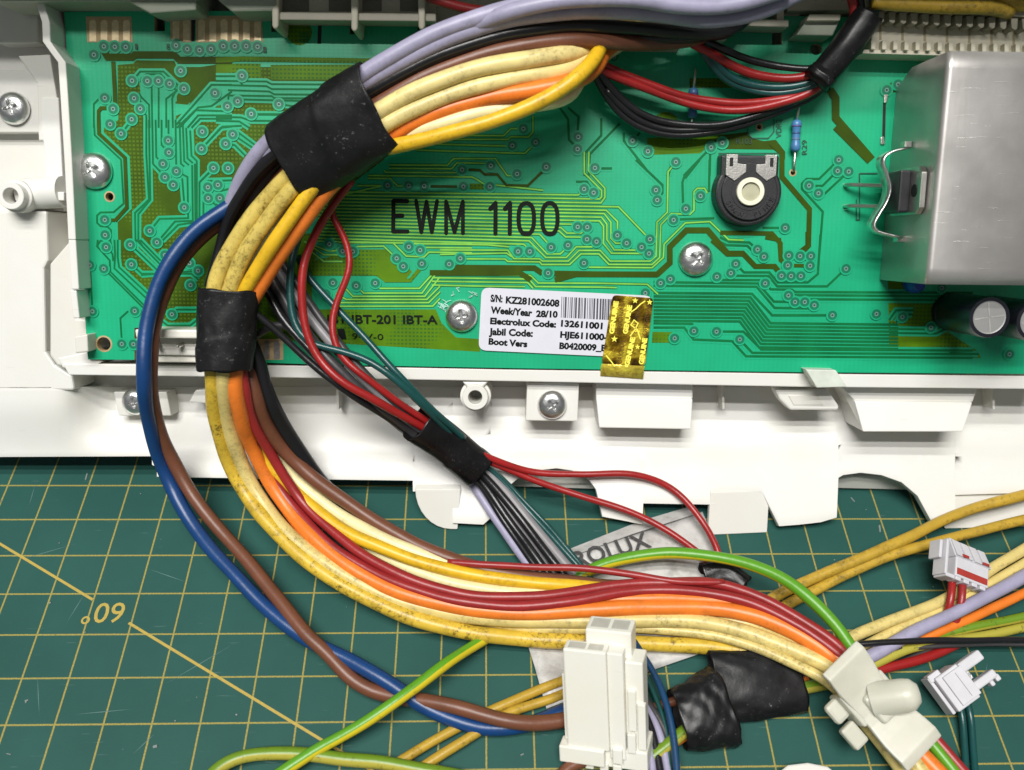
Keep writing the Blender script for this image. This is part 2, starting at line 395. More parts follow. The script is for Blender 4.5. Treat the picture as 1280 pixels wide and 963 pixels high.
W = dict(
 stain=wire_mat('grimy_yellow_insulation', (0.66, 0.50, 0.115), 1.25, dirtcol=(0.09, 0.06, 0.012)),
 cream=wire_mat('cream_insulation', (0.80, 0.66, 0.27), 0.55), tan=wire_mat('pale_yellow_insulation', (0.70, 0.56, 0.20), 0.7),
 dirty=wire_mat('stained_yellow_insulation', (0.68, 0.46, 0.045), 1.5, dirtcol=(0.06, 0.04, 0.008)), mustard=wire_mat('yellow_insulation', (0.76, 0.46, 0.018), 0.5),
 ivory=wire_mat('ivory_insulation', (0.84, 0.75, 0.40), 0.2), orange=wire_mat('orange_insulation', (0.80, 0.20, 0.022), 0.25),
 red=wire_mat('red_insulation', (0.32, 0.014, 0.014), 0.1, 0.33), maroon=wire_mat('dark_red_insulation', (0.30, 0.020, 0.021), 0.2, 0.36),
 brown=wire_mat('brown_insulation', (0.16, 0.058, 0.030), 0.2, 0.4), blue=wire_mat('blue_insulation', (0.006, 0.047, 0.17), 0.15, 0.35),
 navy=wire_mat('dark_blue_insulation', (0.008, 0.05, 0.13), 0.1, 0.35), lavender=wire_mat('lavender_grey_insulation', (0.35, 0.33, 0.46), 0.15, 0.42),
 grey=wire_mat('grey_insulation', (0.24, 0.23, 0.24), 0.1, 0.42), dkgrey=wire_mat('charcoal_insulation', (0.045, 0.042, 0.045), 0.1, 0.42),
 black=wire_mat('black_insulation', (0.010, 0.010, 0.012), 0.0, 0.3), teal=wire_mat('dark_teal_insulation', (0.008, 0.065, 0.062), 0.0, 0.3),
 olive=wire_mat('ochre_insulation', (0.50, 0.32, 0.035), 0.9),
 gy=stripe_mat('green_yellow_insulation', (0.10, 0.31, 0.015), (0.62, 0.50, 0.02)),
 gyd=stripe_mat('dirty_green_yellow_insulation', (0.14, 0.25, 0.015), (0.40, 0.36, 0.05), 0.8, 0.5))

# ------------------------------------------------------------------ text helper
def text_mesh(body, size, mat, name='printed_text', extr=0.0, bold=0.0, xs=1.0, spacing=1.0):
    cu = bpy.data.curves.new('t', 'FONT'); cu.body = body; cu.size = size; cu.extrude = extr; cu.offset = bold
    cu.resolution_u = 3; cu.space_character = spacing
    o = bpy.data.objects.new('t', cu); COL.objects.link(o)
    bpy.context.view_layer.update()
    me = bpy.data.meshes.new_from_object(o.evaluated_get(bpy.context.evaluated_depsgraph_get()))
    bpy.data.objects.remove(o); bpy.data.curves.remove(cu)
    me.name = name; me.materials.clear(); me.materials.append(mat)
    for v in me.vertices: v.co.x *= xs
    return me
def btext(body, px, py, px2, py2, cap, ww, mat, parent, name='printed_text', bold=0.0, fit=True):
    """text on a plane at height ww over the board; baseline from (px,py) to (px2,py2), capital height cap in pixels"""
    a = bl(px, py, ww); e = bl(px2, py2, ww); d = e-a
    s = cap/(F/zboard(px, py, ww))/0.70
    me = text_mesh(body, s, mat, name, 0.0, bold)
    xs = [v.co.x for v in me.vertices]
    if not xs: return None
    k = d.length/(max(xs)-min(xs)) if fit else 1.0
    x0 = min(xs)
    for v in me.vertices: v.co.x = (v.co.x-x0)*k
    o = bpy.data.objects.new(name, me); link(o, parent)
    ang = math.atan2(d.y, d.x)
    o.matrix_local = Matrix.Translation(a) @ Matrix.Rotation(ang, 4, 'Z')
    return o

# ================================================================== cutting mat and table
mt = MB(); mt.box((-26, -26, -0.3), (44, 26, 0)); table_z = -0.3
root = empty('cutting_mat', Matrix.Identity(4), 'dark green cutting mat with yellow centimetre grid under everything', 'cutting mat')
mt.build('mat_sheet', M['mat'], root)
def mat_ribbon(a, b, wd, z=0.006):
    a = onmat(*a); b = onmat(*b); d = (b-a).normalized(); q = Vector((-d.y, d.x, 0))*wd/2; up = Vector((0, 0, z))
    return [a+q+up, a-q+up, b-q+up, b+q+up]
lb = MB()
for a, b in (((-30, 662), (116, 750)), ((161, 779), (400, 924))):
    lb.add(mat_ribbon(a, b, 0.06), [(0,1,2,3)])
a0 = onmat(161, 779); a1 = onmat(400, 924); dd = a1-a0
far = a1 + dd*3
q = Vector((-dd.y, dd.x, 0)).normalized()*0.03
lb.add([a1+q+Vector((0,0,.006)), a1-q+Vector((0,0,.006)), far-q+Vector((0,0,.006)), far+q+Vector((0,0,.006))], [(0,1,2,3)])
lb.build('angle_line', M['matline'], root)
me = text_mesh('60°', 0.70, M['matline'], 'angle_number', 0, 0.004)
o = bpy.data.objects.new('angle_number', me); link(o, root)
p0 = onmat(160, 754); p1 = onmat(118, 754.5)
o.location = p0 + Vector((0, 0, 0.007)); dv = (p1-p0); o.rotation_euler = (0, 0, math.atan2(dv.y, dv.x))
random.seed(5); cuts = MB()
for cx_, cy_, an, ln_ in ((60,690,20,1.3),(95,760,75,0.8),(210,720,160,1.1),(250,830,35,1.6),(48,870,110,0.9),(330,640,15,0.8),(130,890,5,1.2),(470,660,140,0.7),(1230,850,60,1.0),(1010,840,25,0.8),(40,620,95,0.7),(180,930,50,0.6),(1150,900,120,0.7)):
    c_ = onmat(cx_, cy_); d_ = Vector((math.cos(math.radians(an)), math.sin(math.radians(an)), 0))*ln_/2; q_ = Vector((-d_.y, d_.x, 0)).normalized()*0.008; z_ = Vector((0, 0, 0.004))
    cuts.add([c_-d_+z_, c_+q_+z_, c_+d_+z_, c_-q_+z_], [(0,3,2,1)])
tag(cuts.build('knife_cut', plain('cut_vinyl', (0.10, 0.19, 0.18), 0.7), root), kind='stuff')
lint = MB(); random.seed(9)
for i in range(50):
    x_, y_ = random.uniform(0, 1280), random.uniform(585, 960); p_ = onmat(x_, y_, 0.012); r_ = random.choice((0.008, 0.01, 0.014, 0.02)); a_ = random.uniform(0, 3); e_ = random.choice((1, 1, 2.5, 5))
    lint.tube([p_-Vector((math.cos(a_), math.sin(a_), 0))*r_*e_, p_+Vector((math.cos(a_), math.sin(a_), 0))*r_*e_], r_, 5)
p_ = onmat(194, 934, 0.02); lint.tube([p_-Vector((.04,0,0)), p_+Vector((.04,0.02,0))], 0.03, 6)
tag(lint.build('lint', plain('pale_lint', (0.22, 0.25, 0.24), 0.8), None), 'pale lint specks scattered on the green cutting mat', 'lint', kind='stuff')
tb = MB(); tb.box((-70, -40, -3.3), (90, 60, -0.302)); tag(tb.build('workbench', plain('grey_bench', (0.3, 0.29, 0.27), 0.5)), kind='structure')

# ================================================================== plastic housing
hs = empty('plastic_housing', HB, 'white plastic control panel housing lying open around the green circuit board', 'housing')
def slab(name, poly, wt, wb, mat, parent, bevel=0.02, back=None):
    top = [bl(x, y, wt) for x, y in poly]; bot = [Vector((p.x, p.y, wb)) for p in top]
    if back: bot = [bl(x, y, wb) for x, y in back]
    return MB().prism(top, bot).build(name, mat, parent, bevel=bevel)
def fixn(o):
    bm = bmesh.new(); bm.from_mesh(o.data); bmesh.ops.recalc_face_normals(bm, faces=bm.faces); bm.to_mesh(o.data); bm.free(); return o
# tray behind the board
def lbox(name, a, b, mat, parent, bevel=0.02):
    return MB().box(a, b).build(name, mat, parent, bevel=bevel)
A = bl(-160, -140, -1.6); B = bl(1480, 560, -1.6)
lbox('back_panel', (A.x, bl(640, 512, -1.55).y, -1.8), (B.x, A.y, -1.55), M['white2'], hs, 0)
# bottom rail under the board
fixn(slab('bottom_rail', [(78, 455), (400, 457.5), (640, 462), (1000, 467), (1330, 471), (1330, 487), (1000, 484), (640, 477), (400, 473), (86, 469)], -0.06, -1.56, M['white'], hs, 0.025))
# flange that lies out over the mat
def flange_pt(x, y):
    k = x/1280.0
    if y >= 572:
        h = 0.95 + 0.35*k - (y-572)/83.0*(0.8+0.15*k)
        return HI @ onmat(x, y, max(h, 0.06))
    e = HI @ onmat(x, 572, 0.95+0.35*k)
    t = (y-484)/(572-484)
    base = -0.44-1.06*sstep(70, 150, x)
    wy = base*(1-sstep(0.18, 1.0, t)) + e.z*sstep(0.18, 1.0, t)
    return bl(x, y, wy)
EDGE = [(-140,572),(196,570.5),(196.1,596),(300,598),(516,601),(516.1,614.5),(566,616),(566.1,654),(604,656),(613,648),(613.1,612),(637,607),(650,596),(672,588),(696,585.5),(716,588.5),(735,598),(745,612),(753,646),(780,651),(803,656),(804,629.5),(893,631),(894,615),(953,615),(974,658),(1000,656),(1026,653),(1046,647),(1044,622),(1036,610),(1040,602),(1054,594),(1076,591),(1102,594),(1127,603),(1147,620),(1166,655),(1194,650),(1194.1,619),(1290,616),(1400,616)]
def edge_y(x):
    for (x0, y0), (x1, y1) in zip(EDGE, EDGE[1:]):
        if x0 <= x <= x1 and x1 > x0: return y0+(y1-y0)*(x-x0)/(x1-x0)
    return EDGE[-1][1]
xs = sorted(set([x for x, _ in EDGE] + [-140+i*12 for i in range(129)]))
xs = [x for x in xs if x >= -140]
xs = [x for i, x in enumerate(xs) if i == 0 or x-xs[i-1] > 0.05]
fv = []; NR = 14
for x in xs:
    yb = edge_y(x)
    for j in range(NR+1):
        t = j/NR; y = 484+(yb-484)*t
        fv.append(flange_pt(x, y))
ff = [(i*(NR+1)+j, i*(NR+1)+j+1, (i+1)*(NR+1)+j+1, (i+1)*(NR+1)+j) for i in range(len(xs)-1) for j in range(NR)]
fl = mesh('front_flange', fv, ff, M['white'], hs, smooth=True); fixn(fl)
sol = fl.modifiers.new('thick', 'SOLIDIFY'); sol.thickness = 0.2; sol.offset = 1 if fl.data.polygons[0].normal.z < 0 else -1
sol.use_rim = True
eb = fl.modifiers.new('b', 'BEVEL'); eb.width = 0.03; eb.segments = 2; eb.limit_method = 'ANGLE'; eb.angle_limit = math.radians(50)
def mslab(name, poly, h0, h1, depth, mat=None, bevel=0.02):
    """upright plate: pixel quad (top edge then bottom edge), heights over the mat, thickened backwards"""
    (xa, ya), (xb, yb), (xc, yc), (xd, yd) = poly
    q = [HI @ onmat(xa, ya, h0), HI @ onmat(xb, yb, h0), HI @ onmat(xc, yc, h1)]; q.append(q[0]+q[2]-q[1])
    back = (HI.to_3x3() @ Vector((0, 1, 0.1))).normalized()*depth
    return fixn(MB().prism(q, [p+back for p in q]).build(name, mat or M['white'], hs, bevel=bevel))
mslab('skirt_plate', [(888, 616), (962, 613), (959, 666), (884, 662)], 0.75, 0.03, 0.25, M['white2'])
mslab('skirt_plate', [(1180, 614), (1310, 611), (1310, 658), (1190, 664)], 0.75, 0.05, 0.25)
mslab('inner_wall', [(1022, 594), (1150, 597), (1150, 613), (1022, 612)], 0.55, 0.12, 0.25, M['white2'])
mslab('inner_wall', [(628, 590), (752, 594), (752, 612), (628, 611)], 0.55, 0.12, 0.25, M['white2'])
# round tab and torn edge below the middle of the flange
rt = [(519, 612)] + [(519+(1-math.cos(a))*50*0.9, 612+math.sin(a)*50) for a in [math.pi/2*i/8 for i in range(1, 9)]] + [(572, 662), (576, 612)]
q = [HI @ onmat(x, y, 0.78-(y-612)/50*0.72) for x, y in rt]; bk = (HI.to_3x3() @ Vector((0, 0.35, -0.05)))
fixn(MB().prism(q, [p+bk*0.5 for p in q]).build('round_tab', M['white2'], hs, bevel=0.02))

# screws -------------------------------------------------------------
def screw_mesh():
    mb = MB(); n = 32
    prof = [(0.36, 0.0), (0.375, 0.035), (0.36, 0.09), (0.31, 0.15), (0.235, 0.19), (0.17, 0.205)]
    mb.lathe(prof, n=n, cap1=False, cap0=False)
    k = (len(prof)-1)*n
    # cross recess: ring whose radius swings between cross arms, then a floor
    st = len(mb.v)
    for i in range(n):
        a = 2*math.pi*i/n; c = abs(math.cos(2*a)); r = 0.055+0.115*(c**2.2); mb.v.append(Vector((r*math.cos(a), r*math.sin(a), 0.203)))
    for i in range(n):
        a = 2*math.pi*i/n; c = abs(math.cos(2*a)); r = 0.04+0.085*(c**2.6); mb.v.append(Vector((r*math.cos(a), r*math.sin(a), 0.11)))
    for i in range(n):
        j = (i+1) % n
        mb.f.append((k+i, k+j, st+j, st+i)); mb.f.append((st+i, st+j, st+n+j, st+n+i)); mb.m += [0, 0]
    mb.f.append(tuple(st+n+i for i in range(n))); mb.m.append(0)
    return mb
_sm = screw_mesh(); so = _sm.build('screw', M['steel'], None); smooth_angle(so, 50); SCREW = so.data; bpy.data.objects.remove(so)
def screw(px, py, ww, parent, diam=0.75, spin=0.4):
    o = bpy.data.objects.new('screw', SCREW); link(o, parent)
    s = diam/0.75
    o.matrix_local = Matrix.Translation(bl(px, py, ww)) @ Matrix.Rotation(spin, 4, 'Z') @ Matrix.Scale(s, 4)
    return o
# left part of the housing --------------------------------------------
LM = M['white']
# wall beside the board with a raised, stepped top edge
wallL = [(36,-30),(47,2),(52,22),(54,52),(62,64),(72,76),(76,120),(81,200),(86,300),(92,400),(93,458)]
def strip_wall(path, width, wt, wb, name):
    top = []; 
    L_ = [bl(x, y, wt) for x, y in path]; R_ = [p+Vector((width, 0, 0)) for p in L_]
    t = L_[::1] + R_[::-1]; b_ = [Vector((p.x, p.y, wb)) for p in t]
    mb = MB(); n = len(L_)
    for i in range(n-1):
        a, b, c, d = L_[i], L_[i+1], R_[i+1], R_[i]
        k = len(mb.v)
        mb.v += [a, b, c, d] + [Vector((p.x, p.y, wb)) for p in (a, b, c, d)]
        mb.f += [(k, k+1, k+2, k+3), (k, k+4, k+5, k+1), (k+3, k+2, k+6, k+7)]; mb.m += [0]*3
        if i == 0: mb.f.append((k, k+3, k+7, k+4)); mb.m.append(0)
        if i == n-2: mb.f.append((k+1, k+5, k+6, k+2)); mb.m.append(0)
    o = mb.build(name, LM, hs)
    bm = bmesh.new(); bm.from_mesh(o.data); bmesh.ops.remove_doubles(bm, verts=bm.verts, dist=0.001); bmesh.ops.recalc_face_normals(bm, faces=bm.faces); bm.to_mesh(o.data); bm.free()
    bv = o.modifiers.new('b', 'BEVEL'); bv.width = 0.025; bv.segments = 2; bv.limit_method = 'ANGLE'; bv.angle_limit = math.radians(50)
    return o
strip_wall([(39,-60),(44,2),(52,28),(53,52),(63,66),(72,78),(75,120),(80,200),(85,300)], 0.17, 0.62, -1.56, 'side_wall')
strip_wall([(85,300),(89,362)], 0.17, 0.60, -1.56, 'side_wall')
strip_wall([(87,363),(91,398)], 0.15, 0.55, -1.56, 'side_wall')
fixn(slab('edge_clip', [(93,421),(109,418),(110,440),(94,442)], 0.42, -1.5, M['white2'], hs, 0.03))
fixn(slab('wall_foot', [(62,330),(88,300),(96,398),(108,400),(110,455),(72,458),(62,445)], -0.12, -1.56, M['white2'], hs, 0.05))
fixn(slab('corner_web', [(72,448),(110,440),(128,452),(110,462),(78,460)], -0.10, -1.56, LM, hs, 0.03))
# side panel to the left, several levels
fixn(slab('side_panel', [(-120,264),(58,264),(60,326),(55,336),(57,440),(68,456),(90,470),(92,484),(92,488),(-120,488)], -0.44, -1.56, LM, hs, 0.05))
fixn(slab('side_floor', [(-120,-120),(60,-120),(72,78),(80,264),(-120,264)], -0.95, -1.56, M['white2'], hs, 0))
fixn(slab('upper_ledge', [(-120,-120),(48,-120),(47,54),(-6,54),(-6,46),(-120,30)], -0.45, -1.5, M['white2'], hs, 0.03))
fixn(slab('upper_ledge', [(22,70),(62,68),(74,140),(74,176),(48,176),(46,104)], -0.55, -1.5, M['white2'], hs, 0.03))
fixn(slab('screw_plate', [(-40,88),(52,88),(52,166),(-40,166)], -0.62, -1.5, M['white2'], hs, 0.03))
fixn(slab('wall_rib', [(50,122),(73,122),(79,236),(58,236),(54,178),(51,166)], -0.5, -1.5, LM, hs, 0.03))
fixn(slab('wall_rib', [(53,240),(80,240),(80,251),(54,251)], -0.2, -1.5, LM, hs, 0.02))
screw(18, 136, -0.60, hs, 0.75, 0.3)
def hollow_post(px, py, w0, w1, ro, ri, name='screw_post', depth=1.0):
    mb = MB(); b0 = bl(px, py, w1)
    mb.lathe([(ro*1.22, w0), (ro*1.22, w1-0.22), (ro, w1-0.22), (ro, w1), (ri, w1), (ri*0.92, w1-depth)], c=(b0.x, b0.y, 0), n=32, cap0=False)
    o = mb.build(name, M['white'], hs, bevel=0.015); smooth_angle(o, 35); return o
hollow_post(13, 245, -1.3, 0.12, 0.30, 0.175)
hollow_post(594, 497, -1.5, 0.0, 0.30, 0.165)
tbm = MB(); tbm.tube([bl(30, 243, -0.55), bl(80, 240, -0.45)], 0.36, 16); smooth_angle(tbm.build('post_web', M['white'], hs), 40)
fixn(slab('post_web', [(577,477),(611,477),(602,487),(586,487)], -0.12, -1.5, M['white'], hs, 0.05))
# screw plates and pockets under the rail
fixn(slab('screw_plate', [(659,478),(724,479),(722,527),(657,526)], -0.35, -1.5, M['white'], hs, 0.025)); screw(690, 506, -0.34, hs, 0.70, 0.6)
fixn(slab('screw_plate', [(142,490),(208,490),(214,520),(148,520)], -0.9, -1.5, M['white2'], hs, 0.025)); screw(170, 502, -0.88, hs, 0.66, 0.2)
def pocket(name, q0, q1, wa, wb_):
    """box hung under the rail: upper outline q0 at wa, lower lip"""
    top = [bl(x, y, ww) for (x, y), ww in zip(q0, wa)]; bot = [Vector((p.x, p.y+0.0, -1.56)) for p in top]
    return fixn(MB().prism(top, bot).build(name, M['white'], hs, bevel=0.03))
pocket('pocket', [(745,478),(866,481),(866,499),(745,497)], None, [-0.5]*4, None)
pocket('pocket_lip', [(745,497),(866,499),(864,537),(749,535)], None, [-0.42, -0.42, -0.3, -0.3], None)
pocket('pocket', [(1052,484),(1222,486),(1216,503),(1068,501)], None, [-0.5]*4, None)
pocket('pocket_lip', [(1068,501),(1216,503),(1204,540),(1079,540)], None, [-0.42, -0.42, -0.22, -0.22], None)
pocket('pocket_side', [(1050,484),(1068,501),(1079,540),(1070,524)], None, [-0.9, -0.44, -0.25, -0.9], None)
# snap clip reaching over the board edge
fixn(slab('snap_clip', [(1007,462),(1045,463),(1059,484),(1021,485)], 0.35, -1.4, plain('pale_clip', (0.62, 0.66, 0.58), 0.45), hs, 0.02))
fixn(slab('clip_spring', [(968,486),(1034,486),(1049,508),(1048,513),(988,513),(975,500)], -0.35, -0.75, M['white'], hs, 0.05))
fixn(slab('clip_spring', [(985,494),(1022,494),(1030,507),(992,507)], -0.33, -0.74, M['white2'], hs, 0.02))
fixn(slab('moulded_hook', [(236,503),(244,488),(262,486),(262,505)], -0.75, -1.5, M['white'], hs, 0.03))
for xx in (300, 420, 902, 1240):
    fixn(slab('stiffening_rib', [(xx, 480), (xx+3, 480), (xx+4, 512), (xx+1, 512)], -1.0, -1.52, M['white2'], hs, 0.01))
# upper rim of the housing, beyond the top of the picture: it shades the upper edge of the board
TR = bl(640, -58, 0)
lbox('top_rim', (A.x, TR.y, -1.7), (B.x, TR.y+0.25, 4.1), M['white2'], hs, 0.02)

# ================================================================== circuit board
cb = empty('circuit_board', HB, 'bright green printed circuit board with black lettering screwed into the housing', 'circuit board')
edge = [(80, 15), (193, 14), (193, 39), (206, 39), (206, 14), (339, 14), (339, 40), (349, 40), (349, 14), (437, 14), (437, 43), (448, 43), (448, 14), (522, 14), (522, 40), (532, 40), (532, 14),
        (965, 20), (965, 56), (977, 56), (977, 20), (1340, 26), (1340, 468), (1000, 465.5), (640, 460.5), (400, 456), (312, 453), (312, 411), (168, 410), (168, 450), (110, 449.5)]
def circ(px, py, rpx, n=20, ry=None):
    return [(px+rpx*math.cos(2*math.pi*i/n), py+(ry or rpx)*math.sin(2*math.pi*i/n)) for i in range(n)]
HOLES = [(137, 246, 5.2), (130, 430, 8.6), (991, 216, 3), (949, 159, 3), (1020, 62, 7)]
def plate_holes(name, outline, holes, wt, wb, mat, parent, matside=None):
    loops = [[bl(x, y, wt) for x, y in outline]] + [[bl(x, y, wt) for x, y in circ(*h)] for h in holes]
    flat = [p for l in loops for p in l]; n = len(flat)
    tris = tessellate_polygon(loops)
    vs = flat + [Vector((p.x, p.y, wb)) for p in flat]
    fs = [tuple(t) for t in tris] + [(c+n, b+n, a+n) for a, b, c in tris]
    nt_ = len(fs); k = 0
    for l in loops:
        m = len(l)
        for i in range(m): fs.append((k+i, k+(i+1) % m, k+(i+1) % m+n, k+i+n))
        k += m
    fm = [0]*nt_ + [1 if matside else 0]*(len(fs)-nt_)
    o = mesh(name, vs, fs, [mat, matside or mat], parent, fm=fm); return fixn(o)
plate_holes('board', edge, HOLES, 0.0, -0.16, M['board'], cb, M['tan'])
def ringpart(px, py, r0, r1, ww, mat, name='hole_ring'):
    mb = MB(); c = bl(px, py, 0); k = zboard(px, py)/F
    mb.lathe([(r1*k, ww), (r0*k, ww+0.004)], c=(c.x, c.y, 0), n=24, cap0=False, cap1=False); return mb.build(name, mat, cb)
ringpart(137, 246, 5.0, 6.8, 0.004, M['tan']); ringpart(130, 430, 8.4, 10.4, 0.004, M['tan'])
ringpart(991, 216, 2.9, 4.6, 0.004, M['tan']); ringpart(949, 159, 2.9, 4.6, 0.004, M['tan'])
# narrow slots in the board, their shade painted as dark strips
for x0, y0, x1, y1 in ((399, 24, 402.5, 55), (239.5, 16, 244.5, 52), (1105, 128, 1107.5, 175)):
    fixn(slab('board_slot', [(x0-1.2, y0), (x1, y0), (x1-1.2, y1), (x0-2.4, y1)], 0.003, -0.02, M['dark'], cb, 0))

T = {'A': (80,0,6.02), 'B': (80,150,6.02), 'C': (80,300,6.02), 'D': (270,0,6.02), 'E': (380,180,6.02), 'F': (340,310,6.02), 'G': (520,60,6.02), 'H': (560,190,6.02),
     'I': (700,60,6.02), 'J': (720,200,6.02), 'K': (540,290,6.02), 'L': (740,300,6.02), 'N': (900,160,6.02), 'O': (890,300,6.02), 'Q': (1070,310,6.02), 'S': (940,40,6.02), 'X': (0,0,1), 'V': (230,70,4.571)}
def tp(t, x, y):
    a, b, s = T[t]; return (a+x/s, b+y/s)
lift = [0.0030]
def ribbon(mb, pts, wpx, z):
    q = [bl(x, y, 0) for x, y in pts]; k = zboard(*pts[0])/F; hw = wpx*k/2
    L_, R_ = [], []
    for i, p in enumerate(q):
        d0 = (p-q[i-1]).normalized() if i else (q[1]-p).normalized()
        d1 = (q[i+1]-p).normalized() if i < len(q)-1 else d0
        n0 = Vector((-d0.y, d0.x, 0)); n1 = Vector((-d1.y, d1.x, 0)); mm = n0+n1
        if mm.length < 0.2: mm = n0
        mm.normalize(); s = hw/max(0.45, mm.dot(n1))
        L_.append(Vector((p.x+mm.x*s, p.y+mm.y*s, z))); R_.append(Vector((p.x-mm.x*s, p.y-mm.y*s, z)))
    n = len(q)
    mb.add(L_+R_, [(i, n+i, n+i+1, i+1) for i in range(n-1)])
tr, gl, cl = MB(), MB(), MB()
def trace(t, pts, wpx=3.4, clear=True, gloss=False):
    pp = [tp(t, x, y) for x, y in pts]
    lift[0] += 0.00002
    if clear: ribbon(cl, pp, wpx+5.2, 0.004+(lift[0]-0.003))
    ribbon(tr, pp, wpx, 0.009+(lift[0]-0.003))
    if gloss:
        ribbon(gl, pp, wpx*0.55, 0.014+(lift[0]-0.003))  # lighter strip painted along the trace as its sheen
def area(t, pts, mat=None, z=0.002, name='copper_area'):
    mat = mat or ('pour_light' if t in 'ABCV' else 'pour')
    area.k = getattr(area, 'k', 0)+1
    pp = [bl(*tp(t, x, y), 0) for x, y in pts]; zz = z+area.k*0.00002
    vs = [Vector((p.x, p.y, zz)) for p in pp]
    tr_ = tessellate_polygon([vs])
    o = mesh(name, vs, [tuple(t_) for t_ in tr_], M[mat], cb)
    bm = bmesh.new(); bm.from_mesh(o.data)
    for f in bm.faces:
        f.normal_update()
        if f.normal.z < 0: f.normal_flip()
    bm.to_mesh(o.data); bm.free()
    return o
def band(t, pts, wpx, mat='band', z=0.016):
    mb = MB(); band.k = getattr(band, 'k', 0)+1
    ribbon(mb, [tp(t, x, y) for x, y in pts], wpx, z+band.k*0.00002); return mb.build('copper_band', M[mat], cb)

BIG = [(147,82),(205,76),(222,84),(480,84),(480,200),(345,300),(345,432),(225,408),(200,392),(183,361),(151,333),(148,310),(147,278),(165,261),(162,195),(130,162),(148,150)]
area('X', BIG, 'pour_light')
for isl in ([(173,90),(205,90),(221,106),(221,126),(218,160),(220,208),(230,215),(235,222),(235,272),(228,262),(226,235),(215,235),(203,222),(192,205),(187,160),(187,131),(176,120),(174,100)],
            [(221,160),(264,106),(290,102),(480,102),(480,125),(300,125),(262,135),(242,160),(244,200),(250,210),(250,275),(255,285),(237,285),(237,222),(222,208)],
            [(200,272),(240,272),(240,280),(215,282),(195,308),(186,292)], [(255,230),(290,222),(290,250),(262,262),(252,275)], [(216,130),(238,128),(232,140),(218,146)]):
    area('X', isl, 'board', name='mask_gap')
# copper areas ---------------------------------------------------------
area('A', [(405,490),(520,480),(545,455),(830,460),(850,505),(850,520),(570,515),(480,590),(480,650),(500,680),(500,760),(545,830),(590,880),(600,963),(420,963),(430,870),(405,800)])
area('B', [(300,60),(380,70),(420,0),(600,0),(605,600),(525,690),(520,963),(410,963),(405,770),(510,670),(495,275),(300,95)])
area('C', [(420,0),(480,0),(440,40),(470,110),(450,190),(520,250),(620,290),(700,360),(760,480),(700,520),(560,340),(430,200)])
area('A', [(930,520),(1264,470),(1264,610),(1110,610),(930,790),(830,780),(860,750),(930,690),(890,600)])
area('D', [(0,480),(335,480),(340,600),(0,610)])
area('D', [(410,490),(1264,485),(1264,600),(415,600)])
area('B', [(985,30),(1264,30),(1264,340),(1100,400),(1015,470),(1000,320),(980,285)])
area('V', [(80,380),(330,375),(420,470),(280,640),(100,690),(75,600)])
area('B', [(670,400),(760,470),(800,525),(880,535),(880,690),(720,735),(600,830),(585,930),(570,720),(660,620)])
area('B', [(860,815),(1000,805),(1264,600),(1264,963),(600,963),(640,890),(720,950)])
area('C', [(560,110),(640,20),(900,20),(1264,0),(1264,600),(1000,650),(760,640),(700,560),(740,300),(700,170)])
area('X', [(290,300),(330,292),(395,292),(395,325),(450,312),(485,312),(500,322),(515,340),(505,352),(480,352),(470,345),(390,345),(390,385),(340,385),(290,395)])
area('X', [(330,387),(545,387),(552,404),(570,422),(600,424),(600,440),(345,425),(290,425),(290,395)])
area('L', [(455,692),(605,695),(585,740),(590,775),(450,775)], 'pour')
area('I', [(655,680),(1264,650),(1264,690),(1150,740),(1050,795),(830,800),(690,806),(690,760),(655,760)], 'pour')
area('N', [(-20,60),(210,30),(240,80),(330,100),(420,90),(490,180),(490,240),(440,190),(400,165),(-20,160)], 'band')
o = area('X', circ(832, 157, 17), 'pour')
o = area('X', circ(374, 41, 16), 'pour')
for i in range(4):
    band('X', [(375, 43+i*3.4), (388-abs(i-1.5)*1.2, 43+i*3.4)], 1.3, 'trace', 0.03)
area('Q', [(240,200),(420,200),(420,330),(640,420),(700,640),(920,780),(940,830),(250,830)], 'pour')
area('X', [(862,98),(915,98),(915,110),(862,110)], 'pour')
area('S', [(1000,470),(985,420),(1060,375),(1105,385),(1105,450)], 'band')
area('H', [(150,238),(285,240),(285,285),(150,282)], 'pour')
# bands ------------------------------------------------------------------
band('A', [(290,365),(330,432),(515,432),(535,415),(830,415),(870,455),(1264,455)], 8.5)
band('D', [(0,455),(200,445),(1264,462)], 6.0, 'pour')
band('A', [(372,465),(385,700),(388,840)], 5.2)
band('A', [(390,815),(280,815),(262,840),(262,963)], 4.4)
band('B', [(262,0),(265,105),(460,285),(475,660),(385,760)], 4.6)
band('B', [(385,755),(330,753)], 4.0)
band('J', [(-1100,850),(-420,852),(-340,905)], 7.0); band('J', [(-160,905),(0,860),(610,862),(705,775),(705,655),(830,530),(990,530),(1140,705),(1264,705)], 7.2)
band('O', [(0,0),(115,105),(235,105),(325,200),(470,200),(515,255)], 6.4)
band('O', [(720,-60),(720,50),(660,110)], 6.2); band('O', [(400,-20),(505,0),(515,150),(560,190)], 5.0)
band('O', [(575,118),(740,122)], 5.2); band('O', [(567,192),(735,195)], 4.2); band('O', [(520,270),(665,272)], 5.2)
band('N', [(0,790),(390,795),(455,870),(455,963)], 5.4)
band('N', [(380,110),(465,190),(465,370),(672,612),(665,885),(600,935)], 6.4)
band('S', [(560,400),(628,500),(628,650),(900,963)], 9.6); band('N', [(870,-10),(1130,250)], 9.4)
band('E', [(930,320),(1160,322)], 3.2); band('H', [(150,135),(240,138),(275,170),(370,170),(440,252),(600,255),(715,145)], 3.2)
band('K', [(155,268),(770,272),(830,312)], 6.8); band('K', [(905,312),(1264,318)], 6.8)
band('F', [(280,195),(800,195),(855,245),(1040,245),(1120,150)], 4.6, 'pour')
